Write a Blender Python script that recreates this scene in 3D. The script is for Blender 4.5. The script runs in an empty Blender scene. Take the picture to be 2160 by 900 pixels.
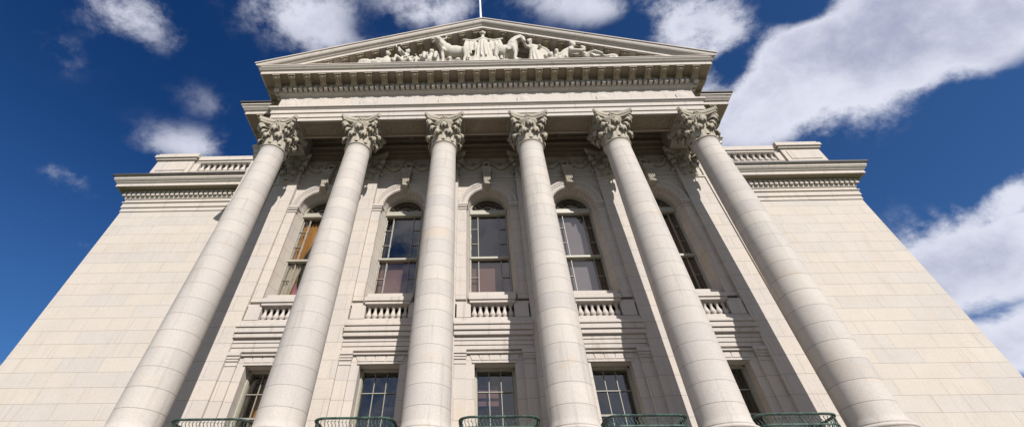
import bpy, bmesh, math, random
from mathutils import Vector, noise as mnoise
R = math.radians
PI = math.pi
S = 3.9            # metres per column spacing
Z0 = 1.6           # height of the camera above the ground (unit heights are measured from it)
scene = bpy.context.scene
COL = scene.collection
random.seed(7)

# ------------------------------------------------------------------ camera
from mathutils import Matrix
pit, yaw, rol = .8505, -.0245, -.0014
fwd = Vector((math.sin(yaw)*math.cos(pit), math.cos(yaw)*math.cos(pit), math.sin(pit)))
rgt = Vector((math.cos(yaw), -math.sin(yaw), 0))
upv = rgt.cross(fwd)
r2 = rgt*math.cos(rol) + upv*math.sin(rol)
u2 = -rgt*math.sin(rol) + upv*math.cos(rol)
cam = bpy.data.cameras.new('camera')
co = bpy.data.objects.new('camera', cam)
COL.objects.link(co)
m = Matrix((r2, u2, -fwd)).transposed().to_4x4()
m.translation = Vector((-.118*S, -3.3375*S, Z0))
co.matrix_world = m
cam.sensor_width = 36
cam.lens = 904.58/2160*36
cam.shift_x = (1080-990.99)/2160
cam.shift_y = -(450-300)/2160
cam.clip_end = 6000
cam.clip_start = .1
scene.camera = co

# ------------------------------------------------------------------ light, sky, exposure
SUN_AZ = 21.0      # degrees to the right of the facade's normal
SUN_EL = 34.0
sd = Vector((math.sin(R(SUN_AZ))*math.cos(R(SUN_EL)), -math.cos(R(SUN_AZ))*math.cos(R(SUN_EL)), math.sin(R(SUN_EL))))
sl = bpy.data.lights.new('sun', 'SUN')
sl.energy = 5.0
sl.angle = R(.5)
sl.color = (1, .965, .915)
so = bpy.data.objects.new('sun', sl)
so.rotation_euler = (-sd).to_track_quat('-Z', 'Y').to_euler()
so.location = (30, -40, 60)
COL.objects.link(so)

world = bpy.data.worlds.new('World')
scene.world = world
world.use_nodes = True
wt = world.node_tree
for n in list(wt.nodes):
    wt.nodes.remove(n)


class NT:
    """small helper to write node trees"""
    def __init__(s, t):
        s.t = t

    def n(s, typ, **kw):
        nd = s.t.nodes.new(typ)
        for k, v in kw.items():
            setattr(nd, k, v)
        return nd

    def put(s, sock, v):
        if hasattr(v, 'is_output'):
            s.t.links.new(v, sock)
        elif v is not None:
            if isinstance(v, (tuple, list)) and len(v) == 3 and sock.type == 'RGBA':
                v = (*v, 1)
            sock.default_value = v

    def math(s, op, a, b=None, c=None, clamp=False):
        nd = s.n('ShaderNodeMath', operation=op, use_clamp=clamp)
        for i, v in enumerate((a, b, c)):
            if v is not None:
                s.put(nd.inputs[i], v)
        return nd.outputs[0]

    def vmath(s, op, a, b=None):
        nd = s.n('ShaderNodeVectorMath', operation=op)
        s.put(nd.inputs[0], a)
        if b is not None:
            s.put(nd.inputs[1], b)
        return nd.outputs['Value'] if op in ('DOT_PRODUCT', 'LENGTH', 'DISTANCE') else nd.outputs['Vector']

    def mix(s, f, a, b, blend='MIX'):
        nd = s.n('ShaderNodeMix', data_type='RGBA', blend_type=blend)
        s.put(nd.inputs[0], f)
        s.put(nd.inputs[6], a)
        s.put(nd.inputs[7], b)
        return nd.outputs[2]

    def noise(s, vec, scale, detail=4, rough=.55, dist=0):
        nd = s.n('ShaderNodeTexNoise')
        s.put(nd.inputs['Vector'], vec)
        nd.inputs['Scale'].default_value = scale
        nd.inputs['Detail'].default_value = detail
        nd.inputs['Roughness'].default_value = rough
        nd.inputs['Distortion'].default_value = dist
        return nd.outputs['Fac']

    def ramp(s, f, lo, hi, a=0., b=1., smooth=True):
        nd = s.n('ShaderNodeMapRange', interpolation_type='SMOOTHSTEP' if smooth else 'LINEAR')
        s.put(nd.inputs[0], f)
        for i, v in enumerate((lo, hi, a, b)):
            s.put(nd.inputs[i+1], v)
        return nd.outputs[0]

    def xyz(s, v):
        nd = s.n('ShaderNodeSeparateXYZ')
        s.put(nd.inputs[0], v)
        return nd.outputs

    def comb(s, x, y, z):
        nd = s.n('ShaderNodeCombineXYZ')
        for i, v in enumerate((x, y, z)):
            s.put(nd.inputs[i], v)
        return nd.outputs[0]


def build_sky():
    w = NT(wt)
    sky = w.n('ShaderNodeTexSky', sky_type='NISHITA')
    sky.sun_disc = False
    sky.sun_elevation = R(SUN_EL)
    sky.sun_rotation = R(180-SUN_AZ)
    sky.altitude = 300
    sky.air_density = 1.0
    sky.dust_density = .5
    sky.ozone_density = 2.2
    tc = w.n('ShaderNodeTexCoord').outputs['Generated']
    x, y, z = w.xyz(tc)
    zz = w.math('MAXIMUM', z, .06)
    px = w.math('DIVIDE', x, zz)
    py = w.math('DIVIDE', y, zz)
    p = w.comb(px, py, 0.)
    # ragged edges: the cloud plane is pushed about by noise
    tcn = w.vmath('MULTIPLY', tc, (1., 1., 1.25))
    n1 = w.noise(tcn, 3.4, 7, .60, .25)
    n2 = w.noise(w.vmath('ADD', tcn, (3.1, 7.7, 1.)), 13., 8, .68, .1)
    n3 = w.noise(w.vmath('ADD', p, (11., 2., 5.)), 1.1, 3, .5)
    n4 = w.noise(w.vmath('ADD', tcn, (1., 12., 2.)), 4.2, 5, .55, .3)
    tot = None
    for (cx, cy, ax, ay, rot, amp) in CLOUDS:
        dx = w.math('SUBTRACT', px, cx)
        dy = w.math('SUBTRACT', py, cy)
        c, sn = math.cos(rot), math.sin(rot)
        u = w.math('ADD', w.math('MULTIPLY', dx, c/ax), w.math('MULTIPLY', dy, sn/ax))
        v = w.math('ADD', w.math('MULTIPLY', dx, -sn/ay), w.math('MULTIPLY', dy, c/ay))
        d = w.math('ADD', w.math('MULTIPLY', u, u), w.math('MULTIPLY', v, v))
        g = w.math('MULTIPLY', w.math('POWER', 2.718, w.math('MULTIPLY', d, -1.)), amp)
        tot = g if tot is None else w.math('MAXIMUM', tot, g)
    for (cx, cy, ax, ay, rot, amp) in GAPS:
        dx = w.math('SUBTRACT', px, cx)
        dy = w.math('SUBTRACT', py, cy)
        d = w.math('ADD', w.math('POWER', w.math('DIVIDE', dx, ax), 2.), w.math('POWER', w.math('DIVIDE', dy, ay), 2.))
        tot = w.math('SUBTRACT', tot, w.math('MULTIPLY', w.math('POWER', 2.718, w.math('MULTIPLY', d, -1.)), amp))
    # the sky behind the camera is broken cloud as well (seen only in the window glass)
    back = w.math('MULTIPLY', w.ramp(y, .0, -.35), w.ramp(n3, .22, .42))
    tot = w.math('MAXIMUM', tot, w.math('MULTIPLY', back, .6))
    e = w.math('ADD', tot, w.math('MULTIPLY', w.math('SUBTRACT', n1, .5), 2.3))
    e = w.math('ADD', e, w.math('MULTIPLY', w.math('SUBTRACT', n2, .5), 1.25))
    mask = w.math('POWER', w.ramp(e, .20, .80), 1.15)
    thin = w.math('MULTIPLY', w.ramp(tot, .02, .72), 1.)
    mask = w.math('MULTIPLY', mask, thin)
    body = w.math('ADD', e, w.math('MULTIPLY', w.math('SUBTRACT', n4, .5), 1.6))
    lit = w.ramp(body, .45, 1.9)
    ccol = w.mix(lit, CLOUD_LIT, CLOUD_GREY)
    hs = w.n('ShaderNodeHueSaturation')
    hs.inputs['Saturation'].default_value = SKY_SAT
    hs.inputs['Value'].default_value = SKY_VAL
    w.put(hs.inputs['Color'], sky.outputs[0])
    # clear air is deepest square to the sun, paler to the right
    skyc = w.mix(1., hs.outputs[0], w.mix(w.math('MAXIMUM', w.ramp(x, -.55, .75, 0., 1., False), w.ramp(z, .72, .35, 0., .62)), SKY_DEEP, SKY_PALE), 'MULTIPLY')
    col = w.mix(w.math('MULTIPLY', mask, .97), skyc, ccol)
    bg = w.n('ShaderNodeBackground')
    w.put(bg.inputs[0], col)
    bg.inputs[1].default_value = .05
    out = w.n('ShaderNodeOutputWorld')
    wt.links.new(bg.outputs[0], out.inputs[0])


def ray_px(u, v):
    return fwd + r2*((u-990.99)/904.58) - u2*((v-300)/904.58)


def cl(u, v, wu, wv, amp, rot=0.):
    """a cloud bank at a compass direction: given as where it stands over the building"""
    d = ray_px(u, v)
    a = ray_px(u+math.cos(rot)*wu, v+math.sin(rot)*wu)
    b = ray_px(u-math.sin(rot)*wv, v+math.cos(rot)*wv)
    P = Vector((d.x/d.z, d.y/d.z)); A = Vector((a.x/a.z, a.y/a.z))-P; B = Vector((b.x/b.z, b.y/b.z))-P
    return (P.x, P.y, A.length, B.length, math.atan2(A.y, A.x), amp)


CLOUDS = [
    cl(1860, 90, 400, 150, 1.35, -.3),
    cl(1640, 190, 190, 120, 1.15, 0.),
    cl(2080, 40, 260, 110, 1.2, -.3),
    cl(1480, 60, 190, 90, .85, .2),
    cl(1230, 10, 220, 50, .62, .2),
    cl(680, 50, 190, 85, .74, .35),
    cl(900, 20, 160, 55, .62, 0.),
    cl(270, 30, 150, 65, .62, .25),
    (-.3, -1.5, 1.7, 1.0, 0., .95),
    (.22, -1.40, .34, .42, 0., 1.3),
    cl(110, 110, 90, 45, .36, 0.),
    cl(400, 310, 130, 42, .56, .1),
    cl(430, 215, 80, 40, .28, .2),
    cl(130, 370, 90, 50, .40, .2),
    cl(70, 450, 70, 26, .42, 0.),
    cl(160, 515, 60, 20, .34, 0.),
    cl(2100, 540, 170, 130, 1.3, .3),
    cl(2130, 430, 80, 80, 1.1, .3),
    cl(2170, 720, 130, 80, 1.1, .3),
    cl(1930, 505, 50, 24, .55, 0.),
    cl(10, 780, 40, 30, .6, 0.),
]
GAPS = [(-.42, -1.35, .26, .5, 0., .06), cl(1690, 12, 75, 34, .9), cl(1548, 150, 36, 60, .5), cl(770, 62, 60, 40, .4), cl(1330, 60, 60, 36, .5), cl(2120, 250, 90, 70, .8)]
CLOUD_LIT = (12.2, 12.5, 14.2)
CLOUD_GREY = (5.6, 6.1, 8.5)
SKY_SAT = 1.22
SKY_VAL = 1.0
SKY_DEEP = (.34, .68, 1.10)
SKY_PALE = (.98, 1.18, 1.52)
build_sky()

scene.view_settings.view_transform = 'Standard'
scene.view_settings.look = 'None'
scene.view_settings.exposure = 0.36
scene.view_settings.gamma = 1
scene.view_settings.use_curve_mapping = False
scene.render.engine = 'CYCLES'

# ------------------------------------------------------------------ materials
MAT = {}


def newmat(name):
    mt = bpy.data.materials.new(name)
    mt.use_nodes = True
    for n in list(mt.node_tree.nodes):
        mt.node_tree.nodes.remove(n)
    MAT[name] = mt
    return mt, NT(mt.node_tree)


def finish(w, col, rough, bump=None, bstr=.3, bdist=.01, spec=.3, metal=0.):
    b = w.n('ShaderNodeBsdfPrincipled')
    w.put(b.inputs['Base Color'], col)
    w.put(b.inputs['Roughness'], rough)
    b.inputs['Specular IOR Level'].default_value = spec
    b.inputs['Metallic'].default_value = metal
    if bump is not None:
        bp = w.n('ShaderNodeBump')
        bp.inputs['Strength'].default_value = bstr
        bp.inputs['Distance'].default_value = bdist
        w.put(bp.inputs['Height'], bump)
        w.t.links.new(bp.outputs[0], b.inputs['Normal'])
    o = w.n('ShaderNodeOutputMaterial')
    w.t.links.new(b.outputs[0], o.inputs[0])
    return b


def stone(name, base=(.452, .412, .375), joints=None, drum=None, dirt=.3, rough_amt=1., uvj=False, warm=.5, groove=.62):
    """pale granite: blocks that differ a little in tone, fine grain, rain stains, joints"""
    mt, w = newmat(name)
    pos = w.n('ShaderNodeNewGeometry').outputs['Position']
    x, y, z = w.xyz(pos)
    h = None
    col = w.mix(w.noise(pos, .9, 5, .6), tuple(c*.90 for c in base), tuple(min(1, c*1.08) for c in base))
    # grain
    g = w.noise(pos, 28, 5, .7)
    col = w.mix(.35, col, w.mix(w.ramp(g, .3, .7), (.55, .53, .51), (1, .985, .96)), 'MULTIPLY')
    col = w.mix(1., col, (1.1, 1.1, 1.1), 'MULTIPLY')
    # rusty / tan patches with a shape of their own
    tan = w.noise(w.vmath('MULTIPLY', pos, (.55, .55, .8)), 1.1, 6, .68, .8)
    col = w.mix(w.math('MULTIPLY', w.ramp(tan, .57, .74), .42*warm), col, (.46, .35, .23), 'MIX')
    # vertical rain streaks
    st = w.noise(w.vmath('MULTIPLY', pos, (3.2, 3.2, .22)), 1.6, 5, .65)
    col = w.mix(w.math('MULTIPLY', w.ramp(st, .52, .75), dirt), col, (.25, .22, .185), 'MIX')
    sp = w.noise(pos, 9, 3, .6)
    col = w.mix(w.math('MULTIPLY', w.ramp(sp, .66, .78), .35*dirt), col, (.22, .19, .16), 'MIX')
    if joints:
        bw, bh, zoff, off = joints
        br = w.n('ShaderNodeTexBrick')
        br.offset = off
        br.offset_frequency = 2
        br.squash = 1
        if uvj:
            vec = w.n('ShaderNodeTexCoord').outputs['UV']
        else:
            vec = w.comb(w.math('ADD', x, w.math('MULTIPLY', y, 1.)), w.math('SUBTRACT', z, zoff), 0.)
        w.put(br.inputs['Vector'], vec)
        br.inputs['Scale'].default_value = 1
        br.inputs['Mortar Size'].default_value = .008
        br.inputs['Mortar Smooth'].default_value = .3
        br.inputs['Brick Width'].default_value = bw
        br.inputs['Row Height'].default_value = bh
        br.inputs['Bias'].default_value = 0
        br.inputs['Color1'].default_value = (0, 0, 0, 1)
        br.inputs['Color2'].default_value = (1, 1, 1, 1)
        br.inputs['Mortar'].default_value = (.5, .5, .5, 1)
        tone = w.n('ShaderNodeValToRGB')
        e = tone.color_ramp.elements
        e[0].position = 0; e[0].color = (.935, .93, .935, 1)
        e[1].position = 1; e[1].color = (1.02, 1., .97, 1)
        k = e.new(.35); k.color = (.97, .96, .96, 1)
        k = e.new(.72); k.color = (1.0, .975, .94, 1)
        w.put(tone.inputs[0], br.outputs['Color'])
        col = w.mix(.9, col, tone.outputs[0], 'MULTIPLY')
        col = w.mix(w.math('MULTIPLY', br.outputs['Fac'], groove), col, (.20, .175, .145))
        h = w.math('SUBTRACT', 1., br.outputs['Fac'])
    if drum:
        dh, z_off = drum
        t = w.math('DIVIDE', w.math('SUBTRACT', z, z_off), dh)
        idx = w.math('FLOOR', t)
        fr = w.math('SUBTRACT', t, idx)
        dd = w.math('MINIMUM', fr, w.math('SUBTRACT', 1., fr))
        line = w.ramp(dd, .008, .028, 1., 0.)
        wn = w.n('ShaderNodeTexWhiteNoise', noise_dimensions='2D')
        w.put(wn.inputs['Vector'], w.comb(idx, w.math('FLOOR', w.math('DIVIDE', x, S)), 0.))
        tone = w.mix(wn.outputs['Value'], (.90, .895, .90), (1.02, 1., .97))
        col = w.mix(1., col, tone, 'MULTIPLY')
        alt = w.ramp(wn.outputs['Value'], .0, 1., .28, .62, False)
        col = w.mix(w.math('MULTIPLY', line, alt), col, (.20, .175, .15))
        h = w.math('SUBTRACT', 1., line)
    if drum:
        # the one drum of the third shaft that has gone tan
        q = w.vmath('SUBTRACT', pos, (-.50*S, -.16*S, 2.405*S+Z0))
        q = w.vmath('MULTIPLY', q, (1/.62, 1/.62, 1/.27))
        ln = w.math('ADD', w.vmath('LENGTH', q), w.math('MULTIPLY', w.math('SUBTRACT', w.noise(pos, 2.2, 5, .6), .5), 1.3))
        col = w.mix(w.ramp(ln, 1.1, .6, 0., .5), col, (.47, .37, .28))
    f = w.math('MULTIPLY', w.noise(pos, 42, 6, .7), .25*rough_amt)
    f = w.math('ADD', f, w.math('MULTIPLY', w.noise(pos, 4, 4, .6), .5*rough_amt))
    h = f if h is None else w.math('ADD', f, w.math('MULTIPLY', h, .9))
    finish(w, col, .82, h, .55, .012, .25)
    return mt


stone('ashlar', joints=(.466*S, .1525*S, Z0+1.401*S, .42), dirt=.32, warm=.8)
stone('ashlar_small', joints=(.36*S, .1525*S, Z0+1.401*S, .5), dirt=.28, warm=.8)
stone('trim', joints=(.93*S, 30., -7., 0.), dirt=.50, warm=.6)
stone('carved', base=(.345, .308, .25), dirt=.9, rough_amt=2.2, warm=.9)
stone('weathered_shaded', base=(.235, .19, .14), dirt=.9, rough_amt=2.0, warm=1.)  # brown staining, base darkened to deepen the shade under ceiling and soffits
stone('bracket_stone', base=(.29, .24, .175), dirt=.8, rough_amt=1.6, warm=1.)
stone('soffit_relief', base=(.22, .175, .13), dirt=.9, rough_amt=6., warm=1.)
stone('shaft', base=(.442, .410, .380), drum=(.133*S, Z0+1.391*S), dirt=.42, warm=.75)
stone('arch_stone', joints=(.19, .26, 0., 0.), dirt=.45, uvj=True, warm=1.)
stone('statuary', base=(.46, .425, .37), dirt=.7, rough_amt=4., warm=.1)
stone('base_granite', base=(.42, .40, .38), joints=(.5*S, .16*S, 0., .5), dirt=.3)


def plain(name, col, rough=.5, metal=0., spec=.4, nz=.15, bump=.2):
    mt, w = newmat(name)
    pos = w.n('ShaderNodeNewGeometry').outputs['Position']
    n = w.noise(pos, 6, 5, .65)
    c = w.mix(n, tuple(v*(1-nz) for v in col), tuple(min(1., v*(1+nz)) for v in col))
    finish(w, c, rough, w.noise(pos, 40, 3, .6), bump, .004, spec, metal)
    return mt


plain('window_paint', (.31, .29, .235), .5)
plain('bar_paint', (.23, .215, .18), .5)
plain('dark_sash', (.06, .05, .045), .5)
plain('lead', (.045, .04, .036), .6)
plain('white_paint', (.8, .8, .8), .35)
plain('room_dark', (.035, .03, .028), .9)
plain('shade_rose', (.27, .145, .125), .9, nz=.06)
plain('shade_lilac', (.34, .285, .31), .9, nz=.05)
plain('shade_maroon', (.14, .05, .045), .9, nz=.2)
plain('curtain_gold', (.62, .30, .08), .8, nz=.3)
plain('curtain_cream', (.72, .62, .50), .85, nz=.2)
plain('cloth_pink', (.70, .30, .42), .85, nz=.2)
plain('blind_green', (.28, .42, .22), .8, nz=.1)
plain('lamp_glass', (.60, .38, .20), .4)


def patina():
    mt, w = newmat('patina')
    pos = w.n('ShaderNodeNewGeometry').outputs['Position']
    n = w.noise(pos, 7, 6, .7)
    c = w.mix(w.ramp(n, .35, .65), (.012, .024, .02), (.05, .10, .08))
    finish(w, c, .6, w.noise(pos, 30, 3), .4, .004, .4)


patina()


def glass():
    mt, w = newmat('glass')
    tr = w.n('ShaderNodeBsdfTransparent')
    tr.inputs[0].default_value = (.80, .82, .80, 1)
    gl = w.n('ShaderNodeBsdfGlossy')
    gl.inputs['Roughness'].default_value = .006
    gl.inputs['Color'].default_value = (1, .95, .88, 1)
    pos = w.n('ShaderNodeNewGeometry').outputs['Position']
    bp = w.n('ShaderNodeBump')
    bp.inputs['Strength'].default_value = .04
    bp.inputs['Distance'].default_value = .05
    w.put(bp.inputs['Height'], w.noise(pos, 1.3, 2, .5))
    w.t.links.new(bp.outputs[0], gl.inputs['Normal'])
    fr = w.n('ShaderNodeFresnel')
    fr.inputs[0].default_value = 1.5
    w.t.links.new(bp.outputs[0], fr.inputs['Normal'])
    mx = w.n('ShaderNodeMixShader')
    w.put(mx.inputs[0], w.math('MULTIPLY', fr.outputs[0], 2.9, clamp=True))
    w.t.links.new(tr.outputs[0], mx.inputs[1])
    w.t.links.new(gl.outputs[0], mx.inputs[2])
    o = w.n('ShaderNodeOutputMaterial')
    w.t.links.new(mx.outputs[0], o.inputs[0])


glass()


def paving():
    mt, w = newmat('paving')
    pos = w.n('ShaderNodeNewGeometry').outputs['Position']
    br = w.n('ShaderNodeTexBrick')
    w.put(br.inputs['Vector'], pos)
    br.inputs['Scale'].default_value = 1
    br.inputs['Brick Width'].default_value = 1.5
    br.inputs['Row Height'].default_value = 1.5
    br.inputs['Mortar Size'].default_value = .012
    br.offset = 0
    br.inputs['Color1'].default_value = (.17, .16, .145, 1)
    br.inputs['Color2'].default_value = (.21, .195, .175, 1)
    br.inputs['Mortar'].default_value = (.18, .17, .15, 1)
    n = w.noise(pos, .4, 6, .6)
    col = w.mix(w.ramp(n, .3, .8, 0, .35), br.outputs['Color'], (.15, .14, .12))
    finish(w, col, .85, w.noise(pos, 20, 4), .2, .01)


paving()
plain('lawn', (.07, .10, .035), .95, nz=.35)
plain('asphalt', (.05, .05, .052), .9)


# ------------------------------------------------------------------ mesh helpers
class MB:
    def __init__(s):
        s.v = []; s.f = []; s.sm = []; s.uv = {}

    def add(s, vs, fs, smooth=False, uvs=None):
        o = len(s.v)
        s.v += [tuple(v) for v in vs]
        for i, f in enumerate(fs):
            if uvs:
                s.uv[len(s.f)] = uvs[i]
            s.f.append([o+k for k in f]); s.sm.append(smooth)
        return s

    def box(s, x0, x1, y0, y1, z0, z1):
        v = [(x0, y0, z0), (x1, y0, z0), (x1, y1, z0), (x0, y1, z0), (x0, y0, z1), (x1, y0, z1), (x1, y1, z1), (x0, y1, z1)]
        return s.add(v, [(0, 3, 2, 1), (4, 5, 6, 7), (0, 1, 5, 4), (1, 2, 6, 5), (2, 3, 7, 6), (3, 0, 4, 7)])

    def sweep(s, path, prof, smooth=False, closed=True, caps=True):
        """profile (p outward, z) carried along a plan path; outward = right of travel"""
        n = len(path); nn = []
        seg = []
        for i in range(n-1):
            d = Vector((path[i+1][0]-path[i][0], path[i+1][1]-path[i][1])).normalized()
            seg.append(Vector((d.y, -d.x)))
        for i in range(n):
            if i == 0: nn.append(seg[0])
            elif i == n-1: nn.append(seg[-1])
            else:
                b = (seg[i-1]+seg[i])
                nn.append(b/(b.length_squared/2) if b.length > 1e-6 else seg[i])
        vs = []
        for i in range(n):
            for p, z in prof:
                vs.append((path[i][0]+nn[i].x*p, path[i][1]+nn[i].y*p, z))
        m_ = len(prof); fs = []
        rng = m_ if closed else m_-1
        for i in range(n-1):
            for j in range(rng):
                k = (j+1) % m_
                fs.append((i*m_+j, (i+1)*m_+j, (i+1)*m_+k, i*m_+k))
        if caps and closed:
            fs.append(tuple(range(m_-1, -1, -1)))
            fs.append(tuple((n-1)*m_+j for j in range(m_)))
        return s.add(vs, fs, smooth)

    def lathe(s, cx, cy, prof, n=32, smooth=True, cap=True, a0=0., a1=2*PI):
        full = abs(a1-a0-2*PI) < 1e-6
        k = n if full else n+1
        vs = []
        for r, z in prof:
            for i in range(k):
                a = a0+(a1-a0)*i/n
                vs.append((cx+r*math.cos(a), cy+r*math.sin(a), z))
        fs = []
        for j in range(len(prof)-1):
            for i in range(n):
                i2 = (i+1) % k
                fs.append((j*k+i, j*k+i2, (j+1)*k+i2, (j+1)*k+i))
        s.add(vs, fs, smooth)
        if cap and full:
            o = len(s.v)-len(vs)
            s.f.append([o+i for i in range(k-1, -1, -1)]); s.sm.append(False)
            s.f.append([o+(len(prof)-1)*k+i for i in range(k)]); s.sm.append(False)
        return s

    def tube(s, pts, r, n=6, caps=True):
        pts = [Vector(p) for p in pts]
        rs = r if isinstance(r, (list, tuple)) else [r]*len(pts)
        vs = []; prev = None
        for i, p in enumerate(pts):
            d = (pts[min(i+1, len(pts)-1)]-pts[max(i-1, 0)]).normalized()
            if prev is None:
                a = d.orthogonal().normalized()
            else:
                a = (prev-d*prev.dot(d)).normalized()
            prev = a
            b = d.cross(a)
            for k in range(n):
                t = 2*PI*k/n
                vs.append(p+(a*math.cos(t)+b*math.sin(t))*rs[i])
        fs = []
        for i in range(len(pts)-1):
            for k in range(n):
                fs.append((i*n+k, i*n+(k+1) % n, (i+1)*n+(k+1) % n, (i+1)*n+k))
        if caps:
            fs.append(tuple(range(n-1, -1, -1)))
            fs.append(tuple((len(pts)-1)*n+k for k in range(n)))
        return s.add(vs, fs, True)

    def ball(s, c, r, n=12, m_=8):
        rx, ry, rz = r if isinstance(r, (tuple, list)) else (r, r, r)
        vs = []
        for j in range(1, m_):
            t = PI*j/m_
            for i in range(n):
                a = 2*PI*i/n
                vs.append((c[0]+rx*math.sin(t)*math.cos(a), c[1]+ry*math.sin(t)*math.sin(a), c[2]+rz*math.cos(t)))
        o = len(vs)
        vs += [(c[0], c[1], c[2]+rz), (c[0], c[1], c[2]-rz)]
        fs = []
        for j in range(m_-2):
            for i in range(n):
                fs.append((j*n+i, (j+1)*n+i, (j+1)*n+(i+1) % n, j*n+(i+1) % n))
        for i in range(n):
            fs.append((o, i, (i+1) % n)); fs.append((o+1, (m_-2)*n+(i+1) % n, (m_-2)*n+i))
        return s.add(vs, fs, True)

    def prism(s, pts, axis, a0, a1, smooth=False):
        """polygon in a plane, pulled along 'x' or 'y' (pts are (y,z) or (x,z))"""
        n = len(pts)
        if axis == 'x':
            vs = [(a0, p, q) for p, q in pts]+[(a1, p, q) for p, q in pts]
        else:
            vs = [(p, a0, q) for p, q in pts]+[(p, a1, q) for p, q in pts]
        fs = [tuple(range(n-1, -1, -1)), tuple(range(n, 2*n))]
        s.add(vs, fs, False)
        o = len(s.v)-2*n
        for i in range(n):
            s.f.append([o+i, o+(i+1) % n, o+n+(i+1) % n, o+n+i]); s.sm.append(smooth)
        return s

    def mesh(s, name, mat, zoff=True):
        me = bpy.data.meshes.new(name)
        z = Z0 if zoff else 0.
        me.from_pydata([(v[0]*S, v[1]*S, v[2]*S+z) for v in s.v], [], s.f)
        me.polygons.foreach_set('use_smooth', s.sm)
        if s.uv:
            ul = me.uv_layers.new(name='UVMap')
            for p in me.polygons:
                if p.index in s.uv:
                    for k, li in enumerate(p.loop_indices):
                        ul.data[li].uv = s.uv[p.index][k]
        if mat != 'glass':
            bm = bmesh.new(); bm.from_mesh(me)
            bmesh.ops.recalc_face_normals(bm, faces=bm.faces)
            bm.to_mesh(me); bm.free()
        me.materials.append(MAT[mat])
        me.update()
        return me


def tag(o, label=None, cat=None, group=None, kind=None):
    if label: o['label'] = label
    if cat: o['category'] = cat
    if group: o['group'] = group
    if kind: o['kind'] = kind
    return o


def link(name, data, parent=None, loc=(0, 0, 0), rz=0., sc=None):
    o = bpy.data.objects.new(name, data)
    o.location = (loc[0]*S, loc[1]*S, loc[2]*S)
    o.rotation_euler = (0, 0, rz)
    if sc: o.scale = sc
    COL.objects.link(o)
    if parent: o.parent = parent
    return o


def part(name, mb, mat, parent=None, loc=(0, 0, 0), bev=0., zoff=True):
    o = link(name, mb.mesh(name, mat, zoff), parent, loc)
    if bev:
        b = o.modifiers.new('edge_wear', 'BEVEL')
        b.width = bev; b.segments = 1; b.limit_method = 'ANGLE'; b.angle_limit = R(50)
    return o


def copy_to(o, parent, loc, rz=None):
    c = o.copy(); COL.objects.link(c); c.parent = parent
    c.location = (loc[0]*S, loc[1]*S, loc[2]*S)
    if rz is not None: c.rotation_euler = (0, 0, rz)
    return c


def copy_kids(src, dst):
    for ch in src.children:
        c = ch.copy(); COL.objects.link(c); c.parent = dst


# ------------------------------------------------------------------ ground
g = -Z0/S
me = MB().add([(-500, -500, g), (500, -500, g), (500, 500, g), (-500, 500, g)], [(0, 1, 2, 3)])
tag(part('ground', me, 'lawn'), kind='structure')
me = MB().add([(-5, -9, g+.001), (5, -9, g+.001), (5, -.3, g+.001), (-5, -.3, g+.001)], [(0, 1, 2, 3)])
tag(part('plaza', me, 'paving'), kind='structure')
me = MB().add([(-200, -22, g+.001), (200, -22, g+.001), (200, -16, g+.001), (-200, -16, g+.001)], [(0, 1, 2, 3)])
tag(part('road', me, 'asphalt'), kind='structure')
me = MB().box(-200, 200, -15.9, -14.6, g-.02, g+.035)
tag(part('pavement', me, 'paving'), kind='structure')

# ------------------------------------------------------------------ the building
B = bpy.data.objects.new('capitol_building', None)
COL.objects.link(B)
tag(B, 'white stone capitol wing with six tall Corinthian columns under a sculpted triangular pediment', 'building')

HW = 2.641      # half width of the portico's entablature face
CW = 3.085      # half width of the block behind it
WW = 5.42       # half width of the wings
YC = .50        # face of the block behind the columns
YW = 1.50       # face of the wings
YF = -.141      # face of the entablature
ZA = 4.098      # underside of the architrave
FL = .72        # floor of the portico

# podium, stairs
mb = MB()
mb.box(-2.95, 2.95, -.34, 2.2, g, FL-.06)
mb.box(-3.0, 3.0, -.39, 2.2, FL-.06, FL)
part('podium', mb, 'base_granite', B, bev=.02)
mb = MB()
for i in range(7):
    mb.box(-1.9, 1.9, -.39-.08*(7-i), -.345, g+i*.04+.0005, g+(i+1)*.04)
part('stairs', mb, 'base_granite', B)

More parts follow.
